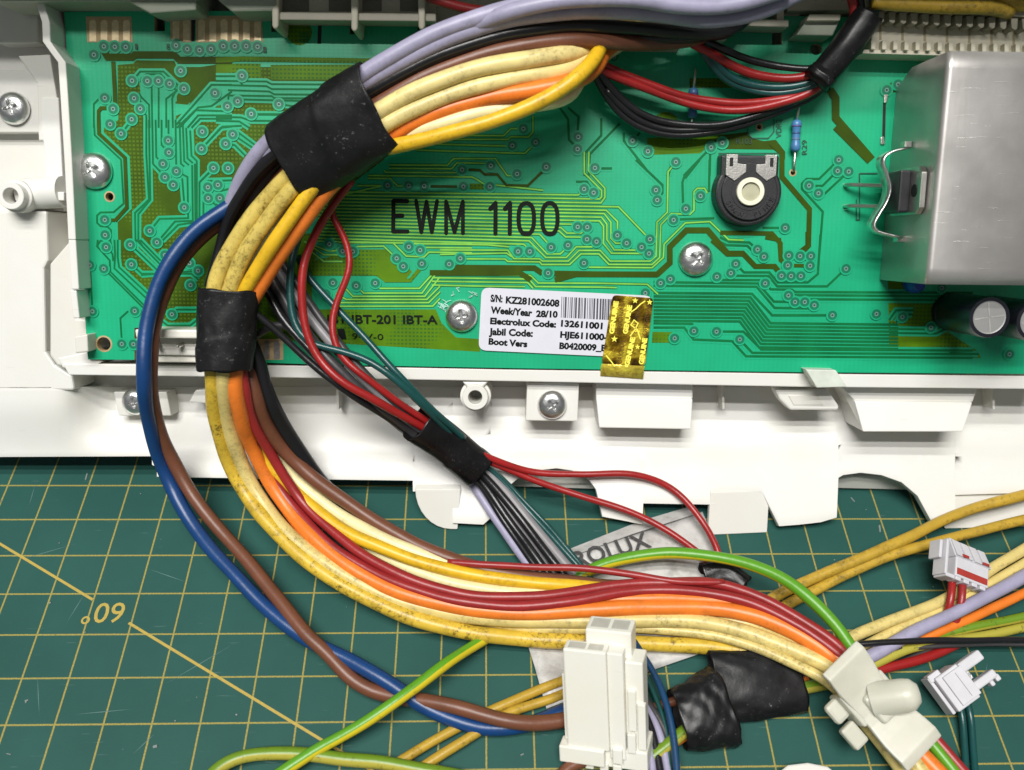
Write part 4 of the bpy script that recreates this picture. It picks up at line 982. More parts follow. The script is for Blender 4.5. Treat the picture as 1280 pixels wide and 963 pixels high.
CO = [(0,.08),(.03,.36),(.09,.56),(.17,.60),(.30,.50),(.45,.415),(.60,.47),(.75,.62),(.86,.70),(.93,.62),(.97,.36),(1,.08)]
def clip_off(t):
    n = len(CO)
    for i in range(n-1):
        (a, p), (b, q) = CO[i], CO[i+1]
        if a <= t <= b:
            k = (t-a)/(b-a); ma = (q-CO[max(i-1, 0)][1])/max(1e-6, b-CO[max(i-1, 0)][0])*(b-a); mb_ = (CO[min(i+2, n-1)][1]-p)/max(1e-6, CO[min(i+2, n-1)][0]-a)*(b-a)
            return p*(2*k**3-3*k*k+1)+ma*(k**3-2*k*k+k)+q*(3*k*k-2*k**3)+mb_*(k**3-k*k)
    return CO[-1][1]
cp = MB(); path = []
for t in range(65):
    s = t/64; yv = bl(1100, 186, 1.0).y*(1-s)+bl(1100, 297, 1.0).y*s
    off = clip_off(s)
    path.append(Vector((wx-off-0.02, yv, 0)))
for i in range(len(path)-1):
    pass
cv = []
for p in path: cv += [Vector((p.x, p.y, 0.85)), Vector((p.x, p.y, 1.25))]
spc = mesh('spring_clip', cv, [(2*i, 2*i+1, 2*i+3, 2*i+2) for i in range(len(path)-1)], M['steel'], cb, smooth=True); sd = spc.modifiers.new('t', 'SOLIDIFY'); sd.thickness = 0.045; sd.offset = 0
for yy in (181, 299):
    v = bl(1112, yy, 1.0).y; MB().box((wx-0.16, v-0.06, 0.9), (wx-0.01, v+0.06, 1.12)).build('clip_hook', M['tin'], spc, bevel=0.01)
# capacitors
def capacitor(px, py, h, r, label=None):
    c = bl(px, py, h); mb = MB()
    mb.lathe([(r*0.97, 0.02), (r, 0.08), (r, 0.16), (r*0.94, 0.21), (r, 0.27), (r, h-0.06), (r*0.97, h), (r*0.80, h+0.004)], c=(c.x, c.y, 0), n=36, cap1=False)
    o = mb.build('capacitor', M['cap_sleeve'], cb); smooth_angle(o, 40)
    t = MB(); t.lathe([(r*0.80, h-0.03), (r*0.80, h-0.01), (r*0.74, h-0.015)], c=(c.x, c.y, 0), n=36, cap0=False); t.build('can_top', M['cap_top'], o)
    g = MB()
    for a in (0.15, math.pi/2+0.15):
        for s in (1, -1):
            d = Vector((math.cos(a)*s, math.sin(a)*s, 0)); e = Vector((-d.y, d.x, 0)); p0 = Vector((c.x, c.y, h-0.008)); g.add([p0+d*r*0.06+e*0.012, p0+d*r*0.06-e*0.012, p0+d*r*0.72-e*0.02, p0+d*r*0.72+e*0.02], [(0,1,2,3)])
    fixn(g.build('vent_groove', plain('groove_shade', (0.42, 0.41, 0.39), 0.5, 0.4), o))
    mb2 = MB()
    for aa in (-118, -96):
        a = math.radians(aa); d = Vector((math.cos(a), math.sin(a), 0)); e = Vector((-d.y, d.x, 0)); p0 = Vector((c.x, c.y, h-0.005))+d*r*0.9
        mb2.add([p0+e*0.03+d*0.012, p0-e*0.03+d*0.012, p0-e*0.03-d*0.02, p0+e*0.03-d*0.02], [(0,1,2,3)])
    z_ = h*0.55
    fixn(mb2.build('printed_mark', M['white_ink'], o)); return o
capacitor(1237, 397, 1.75, 0.44)
capacitor(1296, 402, 1.7, 0.44)
sb = MB(); c2 = bl(1150, 356, 0.6); sb.lathe([(0.14, 0.02), (0.2, 0.2), (0.2, 0.45), (0.12, 0.6)], c=(c2.x, c2.y, 0), n=20); smooth_angle(sb.build('disc_capacitor', plain('deep_blue_lacquer', (0.01, 0.05, 0.35), 0.3), cb), 40)
# white header on the lower left edge
fixn(slab('pin_header', [(168,412),(309,413),(309,424),(170,423)], 0.75, -0.1, M['conn'], cb, 0.04))
hd = bpy.data.objects['pin_header']
fixn(slab('header_base', [(170,422),(309,424),(309,446),(172,444)], 0.35, -0.4, M['white2'], hd, 0.03))
fixn(slab('header_skirt', [(172,444),(309,446),(309,454),(172,453)], 0.25, -0.6, M['conn'], hd, 0.03))
for x in (199, 228, 257, 286):
    mb = MB(); p = bl(x, 431, 0.35); mb.tube([p, p+Vector((0, 0, 0.28)), p+Vector((0.0, 0.0, 0.34))], [0.055, 0.055, 0.02], 8); mb.build('pin', M['tin'], hd, smooth=True)

# ================================================================== edge connectors along the top
def thing_b(name, label, cat, group=None):
    return empty(name, HB, label, cat, group)
CK = M['beige']
t1 = thing_b('edge_connector', 'pale sloped connector block over the left finger pads', 'connector', 'connectors along the top of the board')
g_ = plain('grey_green_plastic', (0.34, 0.37, 0.29), 0.45, var=0.05)
fixn(slab('shell', [(-10,-60),(245,-60),(245,12),(190,16),(178,10),(160,2),(-10,2)], 0.8, -0.4, g_, t1, 0.04))
fixn(slab('shell_lip', [(160,2),(245,2),(245,13),(188,17)], 0.92, 0.4, g_, t1, 0.03))
t1b = thing_b('edge_connector', 'small pale connector block next to the round test pad', 'connector', 'connectors along the top of the board')
fixn(slab('shell', [(270,-60),(348,-60),(348,8),(340,14),(290,15),(272,0)], 0.85, -0.4, g_, t1b, 0.04))
t2 = thing_b('edge_connector', 'beige windowed connector housing with pegs left of the grey cables', 'connector', 'connectors along the top of the board')
bars_ = MB()
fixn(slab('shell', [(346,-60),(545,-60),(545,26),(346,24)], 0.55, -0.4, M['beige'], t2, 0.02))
for x0, x1 in ((350,386),(411,441),(453,477),(500,524)):
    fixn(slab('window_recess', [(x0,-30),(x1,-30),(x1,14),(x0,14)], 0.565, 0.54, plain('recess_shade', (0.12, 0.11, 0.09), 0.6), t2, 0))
fixn(slab('lower_lip', [(346,15),(545,17),(545,27),(346,25)], 0.75, 0.4, M['beige'], t2, 0.02))
for x, y in ((344, 36), (443, 39), (527, 37)):
    fixn(slab('locating_peg', [(x-5,-40),(x+5,-40),(x+4,y-4),(x+2,y),(x-2,y),(x-4,y-4)], 0.85, -0.2, M['cream_plastic'], t2, 0.03))
t3 = thing_b('edge_connector', 'beige connector block behind the red wire and grey cables', 'connector', 'connectors along the top of the board')
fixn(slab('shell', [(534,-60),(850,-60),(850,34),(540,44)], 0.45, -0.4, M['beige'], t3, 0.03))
fixn(slab('shell_step', [(560,30),(850,44),(850,62),(740,60)], 0.3, -0.4, M['beige'], t3, 0.03))
t4 = thing_b('edge_connector', 'beige connector ledge right of the grey cables', 'connector', 'connectors along the top of the board')
fixn(slab('shell', [(850,-60),(1000,-60),(1000,20),(984,22),(850,22)], 0.0, -0.6, M['beige'], t4, 0.02))
fixn(slab('ledge', [(905,23),(986,25),(986,34),(905,32)], 0.6, 0.02, M['beige'], t4, 0.02))
fixn(slab('upright_rib', [(971,-50),(980,-50),(980,26),(971,26)], 0.5, 0.02, M['beige'], t4, 0.01))
fixn(slab('upright_rib', [(892,30),(908,28),(908,50),(896,52)], 0.7, 0.02, M['cream_plastic'], t4, 0.01))
t5 = thing_b('edge_connector', 'pale green slanted block behind the black sleeve', 'connector', 'connectors along the top of the board')
fixn(slab('shell', [(1008,26),(1050,26),(1041,45),(995,44)], 0.6, -0.3, g_, t5, 0.03))
fixn(slab('shell_top', [(984,-60),(1110,-60),(1110,12),(984,14)], 0.3, -0.3, M['beige'], t5, 0.02))
fixn(slab('shell_lip', [(1012,18),(1052,18),(1050,26),(1008,26)], 0.75, 0.2, M['cream_plastic'], t5, 0.02))
t6 = thing_b('comb_connector', 'long cream comb connector above the aluminium heat sink', 'connector', 'connectors along the top of the board')
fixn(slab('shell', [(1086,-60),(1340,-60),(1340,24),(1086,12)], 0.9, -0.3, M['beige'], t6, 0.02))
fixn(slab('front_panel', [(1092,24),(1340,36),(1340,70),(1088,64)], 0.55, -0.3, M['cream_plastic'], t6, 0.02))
for i in range(15):
    x = 1097+i*13.9; yy = 14+i*0.75
    fixn(slab('wire_slot', [(x,yy),(x+9,yy+0.4),(x+8,yy+13),(x+5,yy+15),(x+1,yy+12.5)], 0.915, 0.5, plain('slot_shade', (0.30, 0.28, 0.21), 0.6) if i == 0 else bpy.data.materials['slot_shade'], t6, 0.01))
    fixn(slab('contact_tooth', [(x-8,50+i*0.35),(x-2.5,50+i*0.35),(x-2.5,62+i*0.35),(x-8,62+i*0.35)], 0.72, 0.3, M['cream_plastic'], t6, 0.015))
    if i % 2 == 0: fixn(slab('panel_groove', [(x+2,31+i*0.6),(x+5,31+i*0.6),(x+5,50+i*0.5),(x+2,50+i*0.5)], 0.556, 0.5, plain('groove_tan', (0.34, 0.29, 0.17), 0.6) if i == 0 else bpy.data.materials['groove_tan'], t6, 0))
fixn(slab('lower_strip', [(1080,62),(1340,71),(1340,74),(1078,67)], 0.62, 0.0, M['cream_plastic'], t6, 0.01))

# ================================================================== wires
def crom(pts, step=0.11):
    n = len(pts); out = []
    for i in range(n-1):
        p0, p1, p2, p3 = pts[max(i-1, 0)], pts[i], pts[i+1], pts[min(i+2, n-1)]
        m = max(2, int((p2-p1).length/step))
        for k in range(m):
            t = k/m
            # centripetal-like damping through scaled tangents
            d = (p2-p1).length
            t1 = (p2-p0); t2 = (p3-p1)
            t1 = t1.normalized()*d if t1.length > 1e-6 else t1; t2 = t2.normalized()*d if t2.length > 1e-6 else t2
            h1 = 2*t**3-3*t**2+1; h2 = t**3-2*t**2+t; h3 = -2*t**3+3*t**2; h4 = t**3-t**2
            out.append(p1*h1+t1*h2+p2*h3+t2*h4)
    out.append(pts[-1]); return out
WG = 'wires of the cable harness'
def wire(path, rpx, mat, label, name='wire', cat='wire', twist=0.0, roll=0.0, group=WG, pn=11, mat2=None, split=None, mat3=None, split3=None):
    path = list(path)
    for e, f in ((0, 1), (-1, -2)):                       # run on past the edge of what is seen
        x, y, h = path[e]; x2, y2, _ = path[f]; d_ = math.hypot(x-x2, y-y2) or 1
        if x > 1285 or y > 962:
            q_ = (x+(x-x2)/d_*150, y+(y-y2)/d_*150, max(0.2, min(h, 0.5))); path = [q_]+path if e == 0 else path+[q_]
    pts = [P(x, y, h) for x, y, h in path]
    sp = crom(pts)
    # soften
    for _ in range(5):
        sp = [sp[0]]+[(sp[i-1]+sp[i]*2+sp[i+1])/4 for i in range(1, len(sp)-1)]+[sp[-1]]
    rng0 = random.Random(label+'bend'); f0 = [rng0.uniform(0, 6.28) for _ in range(4)]; run = 0.0; sq_ = []
    for i, p in enumerate(sp):
        if i: run += (p-sp[i-1]).length
        e = min(1, min(i, len(sp)-1-i)/6)
        a_ = 0.011*math.sin(run*1.5+f0[0])+0.004*math.sin(run*4.3+f0[1]); b_ = 0.010*math.sin(run*1.7+f0[2])+0.004*math.sin(run*5.1+f0[3])
        t = (sp[min(i+1, len(sp)-1)]-sp[max(i-1, 0)]).normalized(); vw = (CAM-p).normalized(); q1 = t.cross(vw)
        sq_.append(p+q1*a_*e+vw*b_*e)
    sp = sq_
    mid = path[len(path)//2]; r = rpx*(zbase(mid[0], mid[1])-mid[2])/F
    vs, uv = [], []; up = None; acc = 0.0
    rng = random.Random(label); ph = rng.uniform(0, 6)
    for i, p in enumerate(sp):
        t = (sp[min(i+1, len(sp)-1)]-sp[max(i-1, 0)]).normalized()
        if up is None: up = (CAM-p).normalized()
        up = (up-t*up.dot(t)).normalized(); b = t.cross(up)
        if i: acc += (p-sp[i-1]).length
        wob = 1+0.025*math.sin(acc*1.7+ph)+0.015*math.sin(acc*4.1+ph*2)
        for k in range(pn):
            a = 2*math.pi*k/pn; vs.append(p+(up*math.cos(a)+b*math.sin(a))*r*wob); uv.append(((k/(pn) + roll + twist*acc) % 1.0, acc*0.2))
    m = len(sp)
    fs = [(j*pn+i, j*pn+(i+1) % pn, (j+1)*pn+(i+1) % pn, (j+1)*pn+i) for j in range(m-1) for i in range(pn)] + [tuple(range(pn-1, -1, -1)), tuple((m-1)*pn+i for i in range(pn))]
    me = bpy.data.meshes.new(name); org = sp[m//2]
    me.from_pydata([tuple(v-org) for v in vs], [], fs); me.update(); me.materials.append(W[mat])
    if mat2:
        me.materials.append(W[mat2]); cut = min(range(m), key=lambda i: (sp[i]-P(*split)).length)
        if mat3: me.materials.append(W[mat3])
        cut3 = min(range(m), key=lambda i: (sp[i]-P(*split3)).length) if mat3 else 10**6
        for pi, pol in enumerate(me.polygons): pol.material_index = 2 if pi//pn >= cut3 else (1 if pi//pn >= cut else 0)
    me.polygons.foreach_set('use_smooth', [True]*len(me.polygons))
    if mat in ('gy', 'gyd'):
        ul = me.uv_layers.new(name='UVMap')
        for pi, pol in enumerate(me.polygons):
            us = [uv[me.loops[l].vertex_index][0] for l in pol.loop_indices]
            wrap = max(us)-min(us) > 0.5
            for l, u_ in zip(pol.loop_indices, us):
                ul.data[l].uv = (u_+1 if wrap and u_ < 0.5 else u_, 0)
    o = bpy.data.objects.new(name, me); o.location = org; COL.objects.link(o)
    return tag(o, label, cat, group)

# --- upper bundle, through the two wraps, down and out to the right -----------
wire([(300,330,0.3),(284,285,0.5),(292,250,0.85),(312,205,1.2),(345,168,1.5),(395,135,1.8),(448,97,2.0),(525,50,2.1),(600,22,2.1),(680,3,2.1),(760,-8,2.0),(860,-14,1.9)], 10.5, 'lavender', 'thick lavender grey wire along the very top of the upper bundle')
wire([(310,330,0.3),(290,285,0.4),(296,255,0.7),(308,220,1.0),(350,176,1.4),(400,142,1.7),(455,104,1.9),(540,57,2.0),(620,29,2.0),(700,15,2.0),(780,13,1.95),(840,20,1.9),(890,26,1.8),(945,16,1.7),(1010,-14,1.6)], 10.5, 'lavender', 'thick lavender grey wire sagging lowest at the top edge right of centre')
wire([(440,130,1.5),(490,88,1.6),(550,53,1.85),(605,27,2.1),(660,8,2.3),(730,-1,2.3),(790,0,2.3),(850,8,2.2),(905,8,2.1),(990,-14,2.0)], 10, 'lavender', 'thick lavender grey wire crossing the other grey cables at the top edge')
wire([(262,360,0.8),(276,310,0.7),(292,262,0.9),(330,205,1.3),(400,155,1.6),(458,118,1.8),(530,77,1.9),(600,51,1.9),(680,36,1.8),(760,33,1.6),(850,40,1.3),(905,42,0.9),(935,20,0.6),(950,-25,0.5)], 8.5, 'black', 'thick black wire lying right under the grey cables of the upper bundle')
wire([(288,285,0.6),(312,235,0.9),(350,195,1.2),(410,160,1.5),(460,132,1.7),(530,95,1.8),(600,68,1.75),(670,52,1.6),(740,44,1.4),(840,48,1.1),(890,42,0.8),(925,15,0.5),(935,-25,0.4)], 8, 'black', 'thick black wire above the brown wire in the upper bundle')
wire([(300,270,0.6),(325,230,0.9),(360,195,1.1),(420,150,1.4),(456,122,1.5),(520,88,1.5),(600,58,1.5),(700,42,1.4),(800,42,1.2),(870,46,0.9),(905,25,0.6),(915,-25,0.5)], 7, 'dkgrey', 'charcoal wire half hidden between the black wires of the upper bundle')
wire([(925,-20,0.4),(905,25,0.5),(870,48,0.8),(800,54,1.2),(735,50,1.6),(670,54,1.75),(590,74,1.8),(520,102,1.8),(458,138,1.7),(400,175,1.4),(340,240,0.9),(300,330,0.6),(292,410,0.6),(308,455,1.0),(318,490,1.15),(332,530,1.3),(360,568,1.4),(403,606,1.5),(445,636,1.3),(487,664,1.1),(545,692,0.95),(608,712,0.85),(660,722,0.75),(745,732,0.6),(800,735,0.45)], 9.3, 'brown', 'thick brown wire on the inner edge of the big bundle curve')
wire([(805,22,0.3),(778,40,0.6),(752,54,1.0),(720,65,1.6),(680,72,1.9),(600,86,2.05),(520,113,2.1),(462,146,2.0),(400,190,1.8),(345,236,1.6),(305,285,1.5),(272,345,1.5),(266,410,1.5),(266,470,1.5),(271,530,1.5),(296,598,1.5),(345,665,1.2),(400,714,0.95),(454,744,0.8),(504,768,0.7),(560,786,0.6),(622,796,0.5),(709,801,0.42),(790,805,0.4),(880,808,0.45),(950,815,0.5)], 10.2, 'cream', 'pale then stained yellow wire forming the outer lower edge of the big bundle', mat2='stain', split=(405, 190, 1.8), mat3='dirty', split3=(270, 412, 1.4))
wire([(800,32,0.2),(776,47,0.5),(754,60,0.9),(735,72,1.4),(700,88,1.7),(640,98,1.9),(560,120,2.0),(500,145,2.0),(465,166,1.95),(400,204,1.8),(345,262,1.7),(303,322,1.6),(284,374,1.55),(282,420,1.6),(280,470,1.6),(288,540,1.55),(315,606,1.45),(365,672,1.15),(425,716,0.95),(490,748,0.8),(551,764,0.75),(605,773,0.75),(655,776,0.8),(722,776,0.8),(790,775,0.85),(850,776,0.9),(905,783,0.95),(968,803,1.0),(1020,825,1.05),(1060,850,1.0),(1105,905,0.65),(1150,963,0.5),(1180,1010,0.5)], 9.3, 'cream', 'pale yellow wire just below the orange wires in the lower bundle', mat2='stain', split=(410, 206, 1.8), mat3='tan', split3=(283, 412, 1.5))
wire([(796,44,0.1),(772,58,0.3),(748,74,0.7),(722,100,1.2),(716,118,1.3),(690,128,1.5),(620,138,1.75),(550,155,1.85),(478,180,1.6),(420,212,1.3),(365,265,1.0),(322,328,0.95),(296,390,0.95),(302,440,1.1),(308,490,1.1),(328,548,1.2),(362,592,1.25),(420,640,1.2),(470,670,1.1),(534,696,0.95),(600,716,0.8),(680,735,0.6),(760,745,0.4)], 8.6, 'ivory', 'cream white wire beside the brown wire on the inside of the curve')
wire([(470,168,1.6),(520,145,1.7),(580,122,1.7),(650,112,1.5),(715,102,1.2),(745,82,0.9)], 8.5, 'cream', 'pale cream wire lying in the gap of the upper bundle above the orange wire')
wire([(792,18,0.5),(772,36,0.8),(754,54,1.2),(742,75,1.8),(722,96,2.1),(690,118,2.2),(640,143,2.25),(560,168,2.2),(490,183,2.0),(436,196,1.8),(392,235,1.75),(354,288,1.75),(320,338,1.65),(298,382,1.45),(290,430,1.4),(294,480,1.45),(318,560,1.4),(365,610,1.35),(420,657,1.25),(464,680,1.15),(531,705,1.0),(608,721,0.9),(689,731,0.8),(745,735,0.65),(800,740,0.5)], 9.0, 'mustard', 'bright yellow wire lowest in the upper bundle and crossing over the orange')
wire([(800,30,0.2),(776,48,0.6),(755,66,1.1),(742,88,1.5),(715,103,1.75),(670,112,1.85),(610,122,1.85),(545,142,1.85),(485,172,1.75),(428,215,1.6),(373,285,1.5),(331,348,1.4),(304,395,1.35),(297,440,1.4),(293,474,1.5),(300,515,1.6),(318,565,1.5),(350,624,1.35),(400,680,1.15),(464,725,1.0),(521,748,0.95),(588,761,0.95),(655,766,1.0),(756,762,1.05),(850,759,1.1),(917,763,1.15),(984,786,1.2),(1035,818,1.15),(1080,865,0.85),(1130,920,0.6),(1180,975,0.5)], 9.5, 'orange', 'orange wire running the whole bundle below the dark red wires')
wire([(660,758,0.8),(720,752,0.95),(790,748,1.1),(850,749,1.12),(930,757,1.15),(1000,787,1.18),(1055,829,1.15),(1090,868,1.0)], 8.5, 'orange', 'short visible orange wire between the dark red and the long orange wire')
wire([(298,425,1.2),(304,471,1.4),(316,528,1.55),(340,570,1.55),(374,622,1.4),(420,668,1.25),(464,701,1.15),(521,727,1.1),(588,744,1.1),(655,747,1.15),(705,743,1.15),(773,731,1.2),(850,728,1.25),(900,731,1.25),(951,748,1.25),(1001,774,1.25),(1052,810,1.2),(1085,850,0.9),(1150,905,0.6),(1215,975,0.5)], 6.7, 'maroon', 'dark red wire on the upper side of the pair in the lower bundle')
wire([(292,425,1.2),(300,475,1.4),(308,530,1.5),(330,580,1.45),(362,628,1.35),(410,680,1.2),(464,714,1.1),(535,742,1.1),(600,756,1.15),(660,758,1.2),(722,750,1.25),(790,739,1.25),(850,739,1.3),(900,744,1.32),(951,758,1.35),(1000,784,1.35),(1050,820,1.25),(1085,856,1.0)], 6.6, 'maroon', 'dark red wire on the lower side of the pair in the lower bundle')
wire([(860,777,0.75),(900,775,0.85),(951,783,0.95),(1001,805,1.0),(1055,842,1.05),(1100,890,0.9)], 7.2, 'tan', 'pale yellow wire nearest the orange at the white clip')
wire([(560,770,0.5),(640,783,0.55),(720,786,0.6),(800,786,0.65),(850,789,0.7),(917,799,0.8),(984,826,0.95),(1038,856,1.05),(1080,905,0.6),(1120,955,0.45),(1150,1000,0.6)], 6.8, 'tan', 'pale yellow wire lowest of those entering the white clip')
wire([(300,405,0.9),(322,448,0.95),(336,496,1.0),(360,543,1.2),(400,600,1.2),(440,640,1.0),(500,680,0.7),(560,705,0.5)], 9.0, 'black', 'thick black wire leaving the lower wrap beside the brown wire')
wire([(560,703,1.0),(595,705,1.1),(655,708,1.15),(739,712,1.2),(790,719,1.25),(850,727,1.35),(905,728,1.35)], 4.4, 'maroon', 'thin dark red wire crossing above the lower bundle left of the dark tape')
wire([(440,676,0.7),(500,706,0.75),(560,728,0.75),(628,739,0.7),(702,742,0.6),(760,742,0.4)], 7.5, 'ivory', 'cream white wire showing between the yellow and dark red wires')
# lower right exit of the bundle beyond the clip
wire([(1075,852,0.8),(1100,868,0.7),(1150,915,0.6),(1205,980,0.5)], 7.5, 'gy', 'green and yellow wire leaving the white clip at bottom right', roll=0.2)
# --- green yellow arch
wire([(700,735,0.3),(740,711,0.55),(790,697,0.9),(850,692,1.15),(917,700,1.35),(968,717,1.5),(1011,748,1.5),(1045,783,1.4),(1072,822,1.2),(1095,850,1.0)], 7.6, 'gy', 'green and yellow wire arching over the paper label to the white clip', roll=0.62, twist=-0.028)
# --- blue and brown pair at the left
wire([(345,215,0.6),(290,256,0.8),(240,293,1.0),(205,340,1.2),(184,400,1.4),(180,470,1.6),(187,530,1.6),(205,590,1.5),(240,655,1.15),(290,715,0.85),(345,772,0.6),(396,806,0.5),(440,826,0.5),(480,850,0.5),(521,878,0.4),(554,896,0.32),(605,910,0.22),(650,908,0.22),(690,895,0.2),(730,880,0.2)], 9.2, 'blue', 'thick blue wire looping round the far left onto the mat')
wire([(340,232,0.4),(296,264,0.55),(250,297,0.7),(216,342,0.9),(195,400,1.1),(188,470,1.3),(196,530,1.4),(221,585,1.45),(256,640,1.25),(292,682,0.95),(339,738,0.75),(384,793,0.65),(412,820,0.55),(437,848,0.4),(464,865,0.3),(495,872,0.3),(531,876,0.45),(581,886,0.55),(635,902,0.5),(672,905,0.4),(720,898,0.3),(760,885,0.25)], 9.0, 'brown', 'thick brown wire twisted with the blue wire at the left')
# --- lower left green yellow
wire([(340,975,0.3),(386,944,0.4),(430,919,0.55),(487,882,0.8),(554,833,0.8),(600,803,0.45),(650,775,0.3)], 7.6, 'gy', 'green and yellow wire rising from lower left under the yellow bundle edge', roll=0.55, twist=0.01)
wire([(258,975,0.3),(275,957,0.3),(302,946,0.3),(353,942,0.32),(430,949,0.34),(480,953,0.34),(560,968,0.3),(640,985,0.3)], 8.4, 'gyd', 'dirty green and yellow wire lying flat along the bottom edge', roll=0.5)
wire([(490,958,0.2),(571,909,0.2),(628,882,0.2),(690,857,0.2),(760,830,0.2)], 6.2, 'olive', 'ochre wire, upper of the pair under the brown and blue loop', twist=0)
wire([(515,966,0.2),(581,926,0.2),(638,891,0.2),(690,873,0.2),(770,840,0.2)], 6.2, 'olive', 'ochre wire, lower of the pair under the brown and blue loop')
# --- right hand wires
wire([(940,768,0.25),(965,748,0.35),(1010,725,0.5),(1080,697,0.7),(1130,675,0.8),(1200,641,0.9),(1290,617,0.95)], 7, 'olive', 'ochre yellow wire running highest to the right edge')
wire([(950,778,0.25),(985,755,0.3),(1050,722,0.45),(1110,696,0.6),(1190,672,0.75),(1290,648,0.8)], 6.6, 'olive', 'ochre yellow wire just below the highest one at the right edge')
wire([(1040,815,0.4),(1065,797,0.5),(1119,774,0.6),(1186,747,0.7),(1230,718,0.8),(1295,678,0.85)], 7.2, 'tan', 'pale yellow wire behind the grey connector with red stripe')
wire([(1060,820,0.3),(1099,798,0.4),(1152,775,0.5),(1200,752,0.6),(1250,722,0.7),(1295,696,0.75)], 6.5, 'tan', 'pale yellow wire just above the lavender wire at right')
wire([(1050,838,0.4),(1090,820,0.55),(1135,793,0.7),(1186,770,0.8),(1236,745,0.9),(1295,712,0.95)], 8.2, 'lavender', 'lavender grey wire slanting up to the right edge')
wire([(1080,828,0.3),(1130,808,0.35),(1176,789,0.45),(1220,771,0.5),(1295,734,0.6)], 6.0, 'orange', 'orange wire slanting up to the right edge below the lavender')
wire([(1090,822,0.3),(1166,796,0.35),(1220,783,0.45),(1295,769,0.5)], 6.2, 'gyd', 'green wire with yellow stripe at the right edge below the orange', roll=0.4)
wire([(1060,806,0.7),(1090,805,0.75),(1152,801,0.75),(1220,800,0.7),(1295,800,0.6)], 3.9, 'black', 'thin black wire running level to the right edge')
wire([(1070,842,0.35),(1098,828,0.4),(1135,811,0.45),(1180,802,0.45),(1230,795,0.4),(1295,782,0.35)], 6.0, 'gyd', 'stained green and yellow wire under the thin black wire', roll=0.8)
wire([(1085,846,0.25),(1140,822,0.3),(1180,806,0.3),(1240,795,0.3)], 3.6, 'dkgrey', 'thin charcoal wire between stained green wire and short red wire')
wire([(1080,845,0.3),(1105,836,0.3),(1142,828,0.3),(1172,817,0.3),(1200,803,0.3)], 6.0, 'red', 'short red wire right of the white clip')
# --- thin centre wires
wire([(440,225,0.9),(415,258,0.9),(395,290,0.9),(379,340,1.0),(380,400,1.1),(395,445,1.2),(425,476,1.3),(470,501,1.35),(520,529,1.3),(560,555,1.2)], 5.3, 'red', 'bright red wire, left of the two curving down from the upper wrap')
wire([(425,235,0.6),(412,262,0.6),(431,298,0.6),(437,332,0.7),(421,378,0.8),(415,410,0.9),(425,442,1.0),(455,470,1.05),(500,505,1.1),(530,525,1.15),(570,552,1.1)], 4.5, 'red', 'deep red wire, right of the two, bowed outwards over the board')
wire([(420,235,0.5),(386,272,0.6),(368,312,0.7),(362,350,0.8),(366,400,0.9),(385,427,1.0),(420,437,1.05),(460,450,1.1),(500,480,1.15),(538,517,1.2),(570,548,1.1)], 4.6, 'teal', 'dark green wire hooking past the red wires into the centre sleeve')
wire([(372,320,0.4),(386,347,0.45),(420,385,0.6),(460,427,0.8),(500,470,1.0),(540,512,1.15),(580,548,1.1)], 4.4, 'teal', 'dark green wire running straight into the centre sleeve')
wire([(330,330,0.4),(345,358,0.5),(375,405,0.7),(420,458,0.9),(470,505,1.05),(516,540,1.1),(560,570,1.1)], 6.8, 'dkgrey', 'charcoal wire, left of those slanting to the centre sleeve')
wire([(335,320,0.3),(355,350,0.4),(395,405,0.55),(440,458,0.8),(490,508,1.0),(530,538,1.05),(570,562,1.0)], 6.8, 'grey', 'dull grey wire slanting behind the red wires to the centre sleeve')
wire([(325,345,0.5),(350,395,0.65),(390,440,0.85),(440,488,1.0),(500,530,1.1),(540,560,1.05)], 5.6, 'black', 'black wire slanting behind the red wires to the centre sleeve')
wire([(290,372,1.4),(318,391,1.3),(345,414,1.2),(385,450,1.15),(430,487,1.15),(480,520,1.15),(515,545,1.1),(550,570,1.05)], 4.6, 'black', 'thin black wire coming out of the lower wrap to the centre sleeve')
wire([(320,420,0.5),(345,405,0.5),(380,420,0.6),(440,480,0.8),(500,535,1.0),(540,560,1.0)], 5.0, 'dkgrey', 'charcoal wire lowest of those slanting to the centre sleeve')
# out of the sleeve
wire([(575,555,1.1),(610,571,1.05),(660,589,0.95),(720,594,0.9),(790,593,0.85),(838,609,0.8),(878,652,0.7),(897,690,0.5),(905,720,0.3)], 4.2, 'red', 'thin red wire, upper of two leaving the centre sleeve in a wide bow')
wire([(575,560,1.05),(608,576,1.0),(650,594,0.95),(700,612,0.9),(760,630,0.85),(810,650,0.75),(860,682,0.55),(890,706,0.35),(905,730,0.2)], 4.2, 'red', 'thin red wire, lower of two leaving the centre sleeve')
wire([(570,575,1.0),(600,600,0.95),(640,655,0.75),(672,700,0.55),(700,740,0.3),(740,790,0.2)], 5.4, 'black', 'black wire, left of those leaving the centre sleeve downwards')
wire([(575,572,1.0),(608,598,1.0),(655,655,0.8),(690,700,0.6),(720,738,0.35),(755,790,0.2)], 5.6, 'black', 'black wire in the middle below the centre sleeve')
wire([(580,570,0.9),(612,594,0.9),(662,652,0.75),(700,697,0.55),(732,735,0.35),(765,790,0.2)], 7.0, 'grey', 'pale grey wire below the centre sleeve')
wire([(585,568,0.95),(614,588,0.95),(662,640,0.85),(705,688,0.65),(738,728,0.45),(775,785,0.2)], 3.8, 'teal', 'thin dark green wire, right edge below the centre sleeve')
wire([(585,571,0.9),(612,592,0.85),(658,645,0.75),(697,690,0.55),(728,728,0.35),(765,790,0.2)], 3.6, 'teal', 'thin dark green wire beside the pale grey one below the sleeve')
